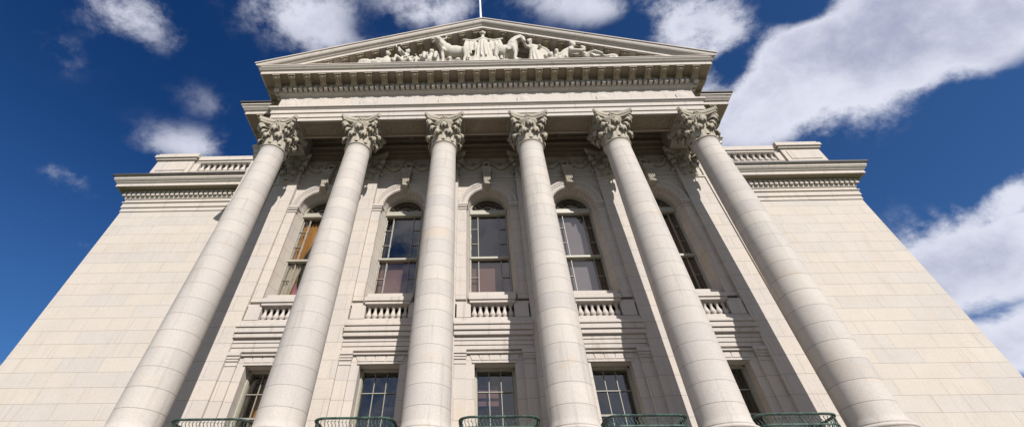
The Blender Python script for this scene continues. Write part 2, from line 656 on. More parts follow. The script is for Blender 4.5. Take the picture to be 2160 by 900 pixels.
# ---- wings
def wing(sg):
    xa, xb = (-WW, -CW+.1) if sg < 0 else (CW-.1, WW)
    mb = MB()
    mb.box(xa, xb, YW, 5.0, .55, 4.12)
    o = part('wing_wall', mb, 'ashlar', B)
    mb = MB(); mb.box(xa-.03*(sg < 0), xb+.03*(sg > 0), YW-.04, 5.03, g, .55)
    part('wing_base', mb, 'base_granite', B)
    # entablature of the wing
    path = [(-CW+.05, YW), (-WW, YW), (-WW, 5.0)]
    path = path[::-1] if sg < 0 else [(CW-.05, YW), (WW, YW), (WW, 5.0)]
    prof = [(-.2, 4.10), (.012, 4.10), (.012, 4.165), (.028, 4.167), (.028, 4.245), (.046, 4.248), (.046, 4.262), (.03, 4.264), (.03, 4.305), (.042, 4.312), (.05, 4.332), (.052, 4.344),
            (.052, 4.430), (.062, 4.434), (.068, 4.456), (.165, 4.462), (.172, 4.450), (.187, 4.450), (.187, 4.500), (.206, 4.512), (.208, 4.520), (.232, 4.540), (.240, 4.556), (.246, 4.558), (.246, 4.596), (.262, 4.598), (.262, 4.602), (-.2, 4.66)]
    mb = MB().sweep(path, prof)
    c = part('wing_cornice', mb, 'trim', B)
    part('cornice_soffit', MB().sweep(path, [(.07, 4.4535), (.166, 4.4585), (.166, 4.4665), (.07, 4.462)]), 'bracket_stone', c)  # added plate: brown stain plus underside shade deepened by its darker colour
    # dentils
    mb = MB()
    n = int((WW-CW+.1)/.0735)
    for i in range(n+1):
        x = sg*(WW+.06-.0735*i)
        if abs(x) < CW: break
        mb.box(x-.024, x+.024, YW-.088, YW-.047, 4.350, 4.424)
    part('dentil_course', mb, 'trim', c, bev=.006)
    mb = MB()
    for i in range(40):
        y = YW+.02+.0735*i
        mb.box(*sorted((sg*(WW+.047), sg*(WW+.088))), y-.024, y+.024, 4.350, 4.424)
    part('dentil_course', mb, 'trim', c, bev=.006)
    mb = MB().sweep([path[0], path[1], path[2]], [(-.1, 4.664), (.25, 4.606), (.26, 4.604), (.276, 4.604), (.276, 4.634), (-.1, 4.678)])
    part('flashing', mb, 'lead', c)
    # roof balustrade
    zb = 4.66
    x0, x1 = CW+.02, 4.80
    mb = MB()
    lo, hi = sorted((sg*x0, sg*x1))
    mb.box(lo, hi, YW+.025, YW+.2, zb, 4.92)
    mb.box(lo, hi, YW+.005, YW+.2, 4.92, 4.935)
    mb.box(lo, hi, YW-.005, YW+.205, 5.125, 5.165)
    mb.box(lo, hi, YW-.025, YW+.225, 5.165, 5.225)
    mb.box(lo, hi, YW-.02, YW+.22, 5.225, 5.262)
    a, b_ = sorted((sg*4.70, sg*4.80))
    mb.box(a, b_, YW+.003, YW+.197, 4.935, 5.125)
    bal = part('roof_balustrade', mb, 'trim', B, bev=.012)
    mb = MB()
    a, b_ = sorted((sg*4.80, sg*WW))
    mb.box(a, b_, YW-.03, YW+.5, zb, 5.16)
    mb.box(a+.07, b_-.07, YW-.04, YW-.02, 4.93, 5.11)
    mb.box(a-.03, b_+.03, YW-.06, YW+.53, 5.16, 5.195)
    mb.box(a-.055, b_+.055, YW-.085, YW+.555, 5.195, 5.255)
    mb.box(a-.03, b_+.03, YW-.06, YW+.53, 5.255, 5.30)
    mb.box(a-.05, b_+.05, YW-.05, YW+.55, zb, 4.72)
    part('pedestal', mb, 'trim', bal, bev=.012)
    first = None
    nb = 16
    for i in range(nb):
        x = sg*(4.66-i*.098)
        if first is None:
            first = part('baluster', baluster_mb(.19, .043), 'trim', bal, (x, YW+.055, 4.935))
            first.location.z += Z0
        else:
            c2 = copy_to(first, bal, (x, YW+.055, 4.935)); c2.location.z += Z0
    # plain flat roof
    mb = MB().box(min(xa, xb)+.01, max(xa, xb)-.01, YW+.2, 4.98, 4.661, 4.70)
    part('wing_roof', mb, 'lead', B)


def baluster_mb(h, r):
    mb = MB()
    pr = [(.9, 0), (.9, .06), (.55, .09), (.5, .12), (.8, .17), (.98, .28), (.95, .36), (.62, .52), (.46, .66), (.44, .76), (.68, .79), (.7, .82), (.5, .85), (.6, .88), (.85, .92)]
    mb.lathe(0, 0, [(a*r, z*h) for a, z in pr], 14)
    mb.box(-r*.98, r*.98, -r*.98, r*.98, .92*h, h)
    mb.box(-r*.98, r*.98, -r*.98, r*.98, -.002, .05*h)
    m2 = MB()
    m2.v = mb.v; m2.f = mb.f; m2.sm = mb.sm
    class _L(MB):
        def mesh(s, name, mat, zoff=True):
            return MB.mesh(s, name, mat, False)
    l = _L(); l.v = mb.v; l.f = mb.f; l.sm = mb.sm
    return l


wing(-1)
wing(1)

# ---- block behind the portico: side walls, roof, interior
part('side_wall', MB().box(-CW, -2.66, YC, 5.0, .6, ZA), 'ashlar_small', B)
part('side_wall', MB().box(2.66, CW, YC, 5.0, .6, ZA), 'ashlar_small', B)

# ---- entablature
path = [(-CW, 5.0), (-CW, YC), (-HW, YC), (-HW, YF), (HW, YF), (HW, YC), (CW, YC), (CW, 5.0)]
T = .282
prof = [(-T, ZA), (0., ZA), (0., 4.150), (.013, 4.154), (.013, 4.225), (.028, 4.229), (.028, 4.285), (.04, 4.292), (.046, 4.305), (.062, 4.31), (.062, 4.338), (.0, 4.342),
        (.0, 4.598), (.012, 4.600), (.02, 4.61), (.04, 4.618), (.045, 4.630), (.05, 4.632), (.05, 4.698), (.072, 4.70), (.078, 4.706), (.078, 4.771), (.246, 4.774), (.252, 4.764), (.264, 4.764), (.264, 4.812), (.288, 4.828), (.290, 4.834),
        (.312, 4.856), (.318, 4.872), (.324, 4.873), (.324, 4.886), (-T, 4.9)]
ent = part('entablature', MB().sweep(path, prof), 'trim', B)
part('cornice_soffit', MB().sweep(path, [(.08, 4.7695), (.244, 4.7695), (.244, 4.7765), (.08, 4.7765)]), 'weathered_shaded', ent)  # added over the soffit: stained stone, its dark tone also deepening the shade
# dentils round the portico and the breaks beside it
mb = MB()
for i in range(-39, 40):
    x = i*.2/3
    mb.box(x-.021, x+.021, YF-.104, YF-.045, 4.641, 4.694)
part('dentil_course', mb, 'trim', ent, bev=.008)
for sg in (-1, 1):
    mb = MB()
    a, b_ = sorted((sg*(HW+.045), sg*(HW+.104)))
    for i in range(8):
        y = YF-.075+i*.2/3
        mb.box(a, b_, y-.021, y+.021, 4.641, 4.694)
    part('dentil_course', mb, 'trim', ent, bev=.008)
    mb = MB()
    for i in range(7):
        x = sg*(CW+.09-i*.2/3)
        mb.box(x-.021, x+.021, YC-.104, YC-.045, 4.641, 4.694)
    part('dentil_course', mb, 'trim', ent, bev=.008)
    mb = MB()
    a, b_ = sorted((sg*(CW+.045), sg*(CW+.104)))
    for i in range(30):
        y = YC+.0+i*.2/3
        mb.box(a, b_, y-.021, y+.021, 4.641, 4.694)
    part('dentil_course', mb, 'trim', ent, bev=.008)
for sg in (-1, 1):
    mb = MB()
    pth = [(-CW, 5.0), (-CW, YC), (-HW-.3, YC)] if sg < 0 else [(HW+.3, YC), (CW, YC), (CW, 5.0)]
    mb.sweep(pth, [(.1, 4.928), (.335, 4.925), (.340, 4.921), (.358, 4.921), (.358, 4.948), (.1, 4.956)])
    part('flashing', mb, 'lead', ent)
for sg in (-1, 1):
    mb = MB()
    pth = [(-CW, 5.0), (-CW, YC), (-HW-.3, YC)] if sg < 0 else [(HW+.3, YC), (CW, YC), (CW, 5.0)]
    mb.sweep(pth, [(.1, 4.8875), (.314, 4.8875), (.338, 4.890), (.338, 4.918), (.1, 4.924)])
    part('gutter', mb, 'trim', ent)


def modillion_mb(w=.088):
    """scrolled bracket hanging under the cornice; local: y = -projection, z = 0 at the soffit"""
    mb = MB()
    pr = [(-.075, 0), (-.075, -.078), (-.09, -.088), (-.115, -.088), (-.135, -.076), (-.155, -.058), (-.185, -.046), (-.205, -.052), (-.225, -.052), (-.238, -.04), (-.238, -.022), (-.228, -.012), (-.228, 0)]
    mb.prism(pr, 'x', -w*.42, w*.42)
    mb.prism([(-.07, 0), (-.07, -.018), (-.240, -.018), (-.243, -.024), (-.256, -.024), (-.258, 0)], 'x', -w*.56, w*.56)
    # side scrolls and the leaf below
    for sx in (-1, 1):
        for (cy, cz, r) in ((-.222, -.034, .021), (-.1, -.062, .028)):
            mb.lathe(0, 0, [(0.0005, 0)], 3) if False else None
            n = 12
            vs = []
            for k in range(n):
                a = 2*PI*k/n
                vs.append((sx*w*.42, cy+r*math.cos(a), cz+r*math.sin(a)))
            for k in range(n):
                a = 2*PI*k/n
                vs.append((sx*w*.49, cy+r*.8*math.cos(a), cz+r*.8*math.sin(a)))
            fs = [(k, (k+1) % n, n+(k+1) % n, n+k) for k in range(n)]+[tuple(range(n, 2*n))]
            mb.add(vs, fs)
    for k in range(5):
        t = k/4
        y = -.12-.1*t
        mb.ball((0, y, -.068+.022*t), (w*(.30-.1*t), .018, .014), 8, 5)
    # beads of the cap
    for k in range(5):
        mb.ball(((k-2)*w*.22, -.249, -.024), (w*.085, .010, .009), 6, 4)
    l = MB(); l.v = mb.v; l.f = mb.f; l.sm = mb.sm
    return l


class LocalMB(MB):
    pass


def lmesh(mb, name, mat):
    return mb.mesh(name, mat, False)


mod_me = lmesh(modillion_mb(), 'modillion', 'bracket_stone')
def mod(x, y, z, parent, rz=0., shear=None):
    o = bpy.data.objects.new('modillion', mod_me)
    COL.objects.link(o); o.parent = parent
    if shear:
        mt = Matrix.Identity(4)
        mt[2][0] = shear
        # block cut to the slope of the rake
        me2 = shear_mesh(shear)
        o.data = me2
    o.location = (x*S, y*S, z*S+Z0)
    o.rotation_euler = (0, 0, rz)
    return o


_sh = {}
def shear_mesh(k):
    if k not in _sh:
        m2 = mod_me.copy()
        for v in m2.vertices:
            v.co.z += v.co.x*k
        m2.update()
        _sh[k] = m2
    return _sh[k]


for i in range(28):
    mod(-2.7+.2*i, YF, 4.772, ent)
for sg in (-1, 1):
    for i in range(3):
        mod(sg*HW, YF+.0+.2*i, 4.772, ent, sg*PI/2)
    for i in range(2):
        mod(sg*(3.13-.2*i), YC, 4.772, ent)
    for i in range(6):
        mod(sg*CW, YC+.1+.2*i, 4.772, ent, sg*PI/2)
# round medallions on the frieze
for i in range(6):
    mb = MB()
    n = 40; vs = []; rr = [(.098, 0), (.098, .008), (.088, .012), (.080, .006), (.072, .006), (.06, .010), (.0, .012)]
    for r, p in rr:
        for k in range(n):
            a = 2*PI*k/n
            vs.append((r*math.cos(a), YF-p, 4.452+r*math.sin(a)))
    fs = []
    for j in range(len(rr)-1):
        for k in range(n):
            fs.append((j*n+k, j*n+(k+1) % n, (j+1)*n+(k+1) % n, (j+1)*n+k))
    mb.add(vs, fs, True)
    if i == 0:
        med = part('medallion', mb, 'trim', ent, (-2.5, 0, 0))
    else:
        copy_to(med, ent, (-2.5+i, 0, 0))

# soffit panels between the columns
mb = MB()
def frame(x0, x1, y0, y1, z0, z1, t):
    mb.box(x0, x1, y0, y0+t, z0, z1); mb.box(x0, x1, y1-t, y1, z0, z1)
    mb.box(x0, x0+t, y0+t, y1-t, z0, z1); mb.box(x1-t, x1, y0+t, y1-t, z0, z1)
frame(-.29, .29, -.118, .118, ZA-.012, ZA+.004, .02)
frame(-.262, .262, -.09, .09, ZA-.007, ZA+.004, .01)
sp = part('soffit_panel', mb, 'weathered_shaded', B, (-2, 0, 0))
mb = MB()
n1, n2 = 70, 22
vs = []
for i in range(n1+1):
    for j in range(n2+1):
        x = -.25+.5*i/n1; y = -.078+.156*j/n2
        e = min(i, n1-i, j, n2-j)
        h = 0 if e == 0 else .006*abs(math.sin(x*38+2.2*math.sin(y*50)))*abs(math.cos(y*44+1.5*math.sin(x*40)))+.004*mnoise.noise((x*60, y*60, 1))
        vs.append((x, y, ZA-.004-h))
fs = [(i*(n2+1)+j, (i+1)*(n2+1)+j, (i+1)*(n2+1)+j+1, i*(n2+1)+j+1) for i in range(n1) for j in range(n2)]
mb.add(vs, fs, False)
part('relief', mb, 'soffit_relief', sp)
for i in range(1, 5):
    c = copy_to(sp, B, (-2+i, 0, 0)); copy_kids(sp, c)

# ceiling of the portico and the beam along the wall
mb = MB()
mb.box(-HW+T-.01, HW-T+.01, .135, .62, 4.42, 4.5)
ce = part('portico_ceiling', mb, 'weathered_shaded', B)
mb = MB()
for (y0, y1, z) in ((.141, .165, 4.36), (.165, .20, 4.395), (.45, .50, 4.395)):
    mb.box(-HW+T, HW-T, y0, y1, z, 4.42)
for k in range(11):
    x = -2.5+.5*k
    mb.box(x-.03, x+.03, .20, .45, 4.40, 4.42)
part('coffer_ribs', mb, 'weathered_shaded', ce)
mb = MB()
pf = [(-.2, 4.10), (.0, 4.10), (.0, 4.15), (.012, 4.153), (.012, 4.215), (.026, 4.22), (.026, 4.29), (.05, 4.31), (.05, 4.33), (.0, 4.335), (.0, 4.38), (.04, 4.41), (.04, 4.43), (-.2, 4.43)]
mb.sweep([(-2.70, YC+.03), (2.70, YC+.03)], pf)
part('wall_beam', mb, 'weathered_shaded', B)

# ---- pediment
ZT, SL = 6.079, .390
XE = 2.983
def rake(sg):
    pr = [(.0, .235), (.02, .225), (.03, .205), (.05, .195), (.05, .160), (.246, .156), (.254, .166), (.268, .166), (.268, .120), (.286, .108), (.288, .102), (.304, .090), (.306, .086),
          (.316, .084), (.322, .078), (.330, .066), (.335, .052), (.338, .036), (.338, .022), (.352, .020), (.354, .016), (.354, .0), (-.4, .0), (-.4, .235)]
    vs = []
    for p, h in pr:
        vs.append((0, YF-p, ZT-h))
    for p, h in pr:
        xe = min(HW+max(p, .0), (ZT-h-4.865)/SL)
        vs.append((sg*xe, YF-p, ZT-h-SL*xe))
    n = len(pr)
    fs = [(j, (j+1) % n, n+(j+1) % n, n+j) for j in range(n)]+[tuple(range(n)), tuple(range(2*n-1, n-1, -1))]
    return MB().add(vs, fs)


ped = part('pediment', MB().prism([(-2.55, 4.89), (2.55, 4.89), (0, 4.89+SL*2.55)], 'y', YF, YF+.3), 'weathered_shaded', B)
for sg in (-1, 1):
    rk = part('raking_cornice', rake(sg), 'trim', ped)
    for i in range(13):
        x = sg*(.1+.2*i)
        z = ZT-.158-SL*abs(x)
        if z < 4.93: break
        mod(x, YF, z, ped, 0, -sg*SL)
    # eaves return along the side
    pth = [(-HW, 4.0), (-HW, YF-.30)] if sg < 0 else [(HW, YF-.30), (HW, 4.0)]
    mb = MB().sweep(pth, [(.25, 4.888), (.325, 4.8865), (.334, 4.892), (.339, 4.900), (.340, 4.9125), (.25, 4.93)])
    part('eaves_gutter', mb, 'trim', ped)
mb = MB()
for sg in (-1, 1):
    vs = [(0, YF-.345, ZT+.003), (sg*(XE+.002), YF-.345, ZT+.003-SL*XE), (sg*(XE+.002), 4.5, ZT+.003-SL*XE), (0, 4.5, ZT+.003)]
    vs += [(a, b_, c+.008) for a, b_, c in vs]
    mb.add(vs, [(0, 1, 2, 3), (4, 5, 6, 7), (0, 1, 5, 4), (1, 2, 6, 5), (2, 3, 7, 6), (3, 0, 4, 7)])
part('gable_roof', mb, 'lead', B)
mb = MB().box(-CW, CW, YC, 4.9, 4.45, 4.885)
part('attic_floor', mb, 'room_dark', B)

# ---- columns
def shaft_profile():
    z1, z2 = .868-FL, 3.66-FL
    pr = [(.178, z1), (.178, z1+.012), (.170, z1+.03)]
    n = 60
    for i in range(n+1):
        t = i/n
        r = .1685-.031*(t**1.7)
        pr.append((r, z1+.05+(z2-z1-.075)*t))
    pr += [(.1395, z2-.018), (.145, z2-.008), (.145, z2)]
    return pr


mb = MB().lathe(0, 0, shaft_profile(), 64)
col_me = mb.mesh('column', 'shaft', False)
mb = MB()
mb.box(-.235, .235, -.235, .235, 0, .05)
pr = [(.225, .05)]
for k in range(9):
    a = -PI/2+PI*k/8
    pr.append((.205+.022*math.cos(a), .075+.025*math.sin(a)))
pr += [(.2, .10), (.192, .106), (.184, .12), (.186, .135), (.195, .14)]
for k in range(9):
    a = -PI/2+PI*k/8
    pr.append((.187+.015*math.cos(a), .155+.015*math.sin(a)))
pr += [(.18, .172), (.178, .176)]
mb.lathe(0, 0, [(a, .05+(b_-.05)*.79) for a, b_ in pr], 48)
base_me = mb.mesh('base', 'trim', False)


def leaf(mb, ang, zb, ht, r0, r1, wd, drop, nu=9, nv=14):
    """an acanthus leaf that climbs the bell and curls over in a hanging lip"""
    ctrl = [(0, r0+.004, zb), (.2, r0+.008, zb+ht*.30), (.42, r0+.013, zb+ht*.60), (.6, r0+.024, zb+ht*.82), (.74, r0+(r1-r0)*.55, zb+ht*.97), (.86, r0+(r1-r0)*.9, zb+ht*.99),
            (.94, r1+.004, zb+ht*.93), (1., r1, zb+ht-drop)]
    def cp(t):
        for a, b_ in zip(ctrl[:-1], ctrl[1:]):
            if t <= b_[0]:
                f = (t-a[0])/(b_[0]-a[0]); return a[1]+(b_[1]-a[1])*f, a[2]+(b_[2]-a[2])*f
        return ctrl[-1][1:]
    vs = []
    for side in (0, 1):
        for j in range(nv+1):
            t = j/nv
            r, z = cp(t)
            w = wd*(.72+.45*math.sin(min(1, t*1.15)*PI*.62))
            if t > .72: w *= math.sqrt(max(0., 1-((t-.72)/.30)**2))*.92+.08
            w *= 1+.13*math.sin(t*26)
            for i in range(nu+1):
                s_ = 2*i/nu-1
                rib = .007*abs(math.sin(s_*PI*2.2))*(1-t*.3)
                cup = -.018*s_*s_*(.3+t) if t < .7 else -.010*s_*s_
                rr = r+rib+cup*(.5 if t < .4 else 1.)+.006*(1-abs(s_))
                zz = z-(.030*s_*s_ if t > .7 else 0.)
                if side:
                    rr -= .012 if t < .8 else .0; zz -= .0 if t < .6 else .012*(1-abs(s_)*.5)
                    if t >= .8: rr -= .014
                a = ang+s_*w*.5/max(r, .1)
                vs.append((rr*math.cos(a), rr*math.sin(a), zz))
    k = nu+1; o = (nv+1)*k; fs = []
    for j in range(nv):
        for i in range(nu):
            fs.append((j*k+i, j*k+i+1, (j+1)*k+i+1, (j+1)*k+i))
            fs.append((o+j*k+i, o+(j+1)*k+i, o+(j+1)*k+i+1, o+j*k+i+1))
    for j in range(nv):
        fs.append((j*k, (j+1)*k, o+(j+1)*k, o+j*k)); fs.append((j*k+nu, o+j*k+nu, o+(j+1)*k+nu, (j+1)*k+nu))
    for i in range(nu):
        fs.append((nv*k+i, nv*k+i+1, o+nv*k+i+1, o+nv*k+i))
    mb.add(vs, fs, True)


def capital_mb():
    mb = MB()
    H = .438
    # astragal and bell
    pr = [(.138, -.002)]
    for k in range(7):
        a = -PI/2+PI*k/6
        pr.append((.146+.011*math.cos(a), .011+.011*math.sin(a)))
    pr += [(.134, .024), (.134, .1), (.137, .2), (.146, .28), (.168, .33), (.185, .352), (.185, .365), (.10, .366)]
    mb.lathe(0, 0, pr, 40)
    # abacus with hollow sides and clipped corners
    def ab(z0, z1, c0, m0, c1, m1):
        ring = []
        for (cc, mm, z) in ((c0, m0, z0), (c1, m1, z1)):
            pts = []
            for q in range(4):
                rot = q*PI/2
                n = 14
                for i in range(n+1):
                    t = i/n*2-1
                    x = t*cc*.90
                    y = -(mm+(cc-mm)*abs(t)**2.0)
                    pts.append((x*math.cos(rot)-y*math.sin(rot), x*math.sin(rot)+y*math.cos(rot), z))
            ring.append(pts)
        n = len(ring[0])
        vs = ring[0]+ring[1]
        mb.add(vs, [(i, (i+1) % n, n+(i+1) % n, n+i) for i in range(n)]+[tuple(range(n-1, -1, -1)), tuple(range(n, 2*n))])
    ab(.366, .388, .218, .150, .224, .156)
    ab(.388, .396, .224, .156, .236, .166)
    ab(.396, H-.001, .236, .166, .240, .170)
    # leaves
    for k in range(8):
        leaf(mb, R(22.5+45*k), .022, .155, .134, .204, .092, .054)
    for k in range(8):
        leaf(mb, R(45*k), .05, .228, .136, .220, .088, .058)
    for k in range(4):
        leaf(mb, R(45+90*k), .12, .205, .140, .262, .085, .05, 7, 12)
    # corner volutes, inner scrolls, stems
    for q in range(4):
        th = R(45+90*q)
        for off in (-.085, .085):
            pts = []; rs = []
            a0 = th+off*1.9
            for i in range(9):
                t = i/8
                rr = .150+.085*t**1.6
                z = .17+.165*t**.75
                a = a0+(th+off*.35-a0)*t
                pts.append((rr*math.cos(a), rr*math.sin(a), z)); rs.append(.008+.006*t)
            cr, cz = .248, .312
            for i in range(1, 22):
                t = i/21
                an = PI*.62-t*2*PI*1.45
                rad = .034*(1-.72*t)
                rr = cr+rad*math.cos(an); z = cz+rad*math.sin(an)
                a = th+off*.35
                pts.append((rr*math.cos(a), rr*math.sin(a), z)); rs.append(.013-.005*t)
            mb.tube(pts, rs, 6)
        mb.ball((.248*math.cos(th), .248*math.sin(th), .312), (.026, .026, .026), 8, 6)
        # small scrolls meeting under the flower
        ph = R(90*q)
        for sg in (-1, 1):
            pts = []; rs = []
            for i in range(22):
                t = i/21
                if t < .4:
                    u = t/.4
                    a = ph+sg*(.50-.26*u); rr = .150+.028*u; z = .17+.15*u
                else:
                    u = (t-.4)/.6
                    an = PI*.5-u*2*PI*1.2
                    rad = .024*(1-.7*u)
                    a = ph+sg*(.24-.0-(rad*math.cos(an)-.0)/.18*1.)*1.; rr = .180; z = .312+rad*math.sin(an)
                    a = ph+sg*(.17-rad*math.cos(an)/.18)
                pts.append((rr*math.cos(a), rr*math.sin(a), z)); rs.append(.0085-.003*t)
            mb.tube(pts, rs, 6)
            # sheath on the stalk
            a = ph+sg*.46
            mb.tube([(.146*math.cos(a), .146*math.sin(a), .13), (.154*math.cos(a), .154*math.sin(a), .2), (.160*math.cos(a), .160*math.sin(a), .232)], [.009, .013, .02], 7)
        # flower at the middle of the abacus
        cx, cy = .178*math.cos(ph), .178*math.sin(ph)
        mb.ball((cx*1.04, cy*1.04, .392), (.020, .020, .020), 8, 6)
        tx, ty = -math.sin(ph), math.cos(ph)
        for k in range(6):
            an = 2*PI*k/6
            mb.ball((cx+tx*.030*math.cos(an), cy+ty*.030*math.cos(an), .392+.030*math.sin(an)), (.0165, .0165, .0165), 7, 5)
        mb.tube([(cx*.92, cy*.92, .33), (cx, cy, .365)], [.008, .012], 6)
        # egg moulding of little leaves between the scrolls
        for k in (-2, -1, 0, 1, 2):
            a = ph+k*.085
            mb.ball((.178*math.cos(a), .178*math.sin(a), .345), (.010, .010, .014), 6, 5)
    return mb


cap_me = capital_mb().mesh('capital', 'carved', False)
cols = []
for i in range(6):
    x = -2.5+i
    c = bpy.data.objects.new('column', col_me)
    COL.objects.link(c); c.parent = B
    c.location = (x*S, 0, FL*S+Z0)
    k = bpy.data.objects.new('capital', cap_me); COL.objects.link(k); k.parent = c
    k.location = (0, 0, (3.661-FL)*S)
    b_ = bpy.data.objects.new('base', base_me); COL.objects.link(b_); b_.parent = c
    cols.append(c)

# ---- pilasters
for i in range(6):
    x = -2.5+i
    hw = .146
    mb = MB()
    mb.box(-hw, hw, YC, .72, FL+.16, 3.645)
    mb.box(-hw-.012, hw+.012, YC-.012, .72, 3.645, 3.672)
    mb.box(-hw+.002, hw-.002, YC+.002, .72, 3.672, ZA+.01)
    mb.box(-hw-.02, hw+.02, YC-.02, .72, FL+.06, FL+.16)
    mb.box(-hw-.04, hw+.04, YC-.04, .72, FL, FL+.06)
    if i == 0:
        pil = part('pilaster', mb, 'ashlar_small', B, (x, 0, 0), bev=.012)
        k = bpy.data.objects.new('capital', cap_me); COL.objects.link(k); k.parent = pil
        k.location = (0, (YC+.095)*S, 3.661*S+Z0); k.scale = (1, .85, 1)
    else:
        c = copy_to(pil, B, (x, 0, 0)); copy_kids(pil, c)

# ---- one bay of wall between two pilasters (local x from -.36 to .36)
BW = .36
ZC = 3.312      # centre of the arch
RO = .252       # opening at the wall face
RG = .216       # opening at the window frame
YB = .55
YG = .70
def bay(k):
    wall = MB()
    # lower storey: piers, wall round the window
    wall.box(-BW, -.25, .53, .80, FL, 1.565); wall.box(.25, BW, .53, .80, FL, 1.565)
    wall.box(-.25, -.176, YB, .80, FL, 1.531); wall.box(.176, .25, YB, .80, FL, 1.531)
    wall.box(-.25, .25, YB, .80, 1.531, 1.64)
    wall.box(-.176, .176, YB+.02, .80, FL, .80)
    # zone of the upper plinth and the wall behind the balusters
    wall.box(-BW, BW, .66, .80, 1.64, 2.12)
    # upper storey piers and jambs
    for sg in (-1, 1):
        a, b_ = sorted((sg*RO, sg*BW))
        wall.box(a, b_, .535, .80, 2.12, ZC-.04)
        # splayed reveal
        vs = [(sg*RO, .56, 2.12), (sg*RG, YG, 2.12), (sg*RG, YG, ZC), (sg*RO, .56, ZC)]
        wall.add(vs, [(0, 1, 2, 3)])
        wall.add([(sg*RG, YG, 2.12), (sg*RG, .80, 2.12), (sg*RG, .80, ZC), (sg*RG, YG, ZC)], [(0, 1, 2, 3)])
    # spandrels
    n = 36; top = 4.11
    vs = []
    for i in range(n+1):
        a = PI*i/n
        vs.append((RO*math.cos(a), YB, ZC+RO*math.sin(a)))
    outer = []
    for i in range(n+1):
        a = PI*i/n
        c, s_ = math.cos(a), math.sin(a)
        t = min(BW/abs(c) if abs(c) > 1e-6 else 9, (top-ZC)/s_ if s_ > 1e-6 else 9)
        outer.append((c*t, YB, ZC+s_*t))
    m_ = n+1
    wall.add(vs+outer, [(i, i+1, m_+i+1, m_+i) for i in range(n)])
    wall.box(-BW, -RO, YB, .80, ZC-.04, ZC+.0); wall.box(RO, BW, YB, .80, ZC-.04, ZC+.0)
    o = part('bay_wall', wall, 'ashlar_small', B, (k, 0, 0))
    # intrados with voussoir joints
    mb = MB()
    rings = [(RO+.0, YB-.016), (RO-.010, YB-.010), (RO-.012, .60), (RG+.004, .67), (RG+.004, .80)]
    for (ra, ya), (rb, yb) in zip(rings[:-1], rings[1:]):
        for i in range(n):
            a0, a1 = PI*i/n, PI*(i+1)/n
            v4 = [(ra*math.cos(a0), ya, ZC+ra*math.sin(a0)), (ra*math.cos(a1), ya, ZC+ra*math.sin(a1)), (rb*math.cos(a1), yb, ZC+rb*math.sin(a1)), (rb*math.cos(a0), yb, ZC+rb*math.sin(a0))]
            uv = [(a0*RO*S, ya*S), (a1*RO*S, ya*S), (a1*RO*S, yb*S), (a0*RO*S, yb*S)]
            mb.add(v4, [(0, 1, 2, 3)], False, [uv])
    part('arch_soffit', mb, 'arch_stone', o)
    # archivolt
    mb = MB()
    pr = [(RO, YB-.012), (RO, YB-.020), (RO+.03, YB-.020), (RO+.032, YB-.026), (RO+.062, YB-.026), (RO+.066, YB-.034), (RO+.088, YB-.036), (RO+.094, YB-.022), (RO+.094, YB+.01)]
    for j, ((ra, ya), (rb, yb)) in enumerate(zip(pr[:-1], pr[1:])):
        for i in range(n):
            a0, a1 = PI*i/n, PI*(i+1)/n
            mb.add([(ra*math.cos(a0), ya, ZC+ra*math.sin(a0)), (ra*math.cos(a1), ya, ZC+ra*math.sin(a1)), (rb*math.cos(a1), yb, ZC+rb*math.sin(a1)), (rb*math.cos(a0), yb, ZC+rb*math.sin(a0))], [(0, 1, 2, 3)])
    for i in range(34):
        a = PI*(i+.5)/34
        mb.ball(((RO+.047)*math.cos(a), YB-.027, ZC+(RO+.047)*math.sin(a)), (.009, .007, .009), 6, 4)
    part('archivolt', mb, 'trim', o)
    # impost moulding on the piers
    for sg in (-1, 1):
        mb = MB()
        a, b_ = sorted((sg*(RO-.018), sg*(BW-.002)))
        mb.box(a, b_, .512, .66, ZC-.018, ZC+.012)
        a, b_ = sorted((sg*(RO-.010), sg*(BW-.002)))
        mb.box(a, b_, .520, .66, ZC-.040, ZC-.018)
        mb.box(a+.003, b_-.003, .527, .66, ZC-.075, ZC-.052)
        part('impost', mb, 'trim', o, bev=.008)
    # keystone bracket
    mb = MB()
    zk0, zk1 = ZC+RO-.012, 3.80
    mb.add([(-.034, .47, zk0), (.034, .47, zk0), (.056, .44, zk1), (-.056, .44, zk1), (-.034, .60, zk0), (.034, .60, zk0), (.056, .60, zk1), (-.056, .60, zk1)],
           [(0, 1, 2, 3), (4, 7, 6, 5), (0, 4, 5, 1), (3, 2, 6, 7), (0, 3, 7, 4), (1, 5, 6, 2)])
    for x in (-.03, -.01, .01, .03):
        mb.tube([(x*.8, .468, zk0+.02), (x*1.35, .438, zk1-.03)], .007, 5)
    mb.box(-.066, .066, .425, .60, zk1, zk1+.028)
    mb.ball((0, .455, zk0+.016), (.04, .022, .022), 10, 6)
    part('keystone', mb, 'carved', o, bev=.01)
    # band over the arch
    mb = MB()
    for sg in (-1, 1):
        a, b_ = sorted((sg*.056, sg*BW))
        mb.box(a, b_, .525, .60, 3.752, 3.772); mb.box(a, b_, .535, .60, 3.735, 3.752)
        mb.box(a, b_, .54, .60, 3.79, 3.815)
    part('band', mb, 'trim', o)
    # carved garland above the keystone
    mb = MB()
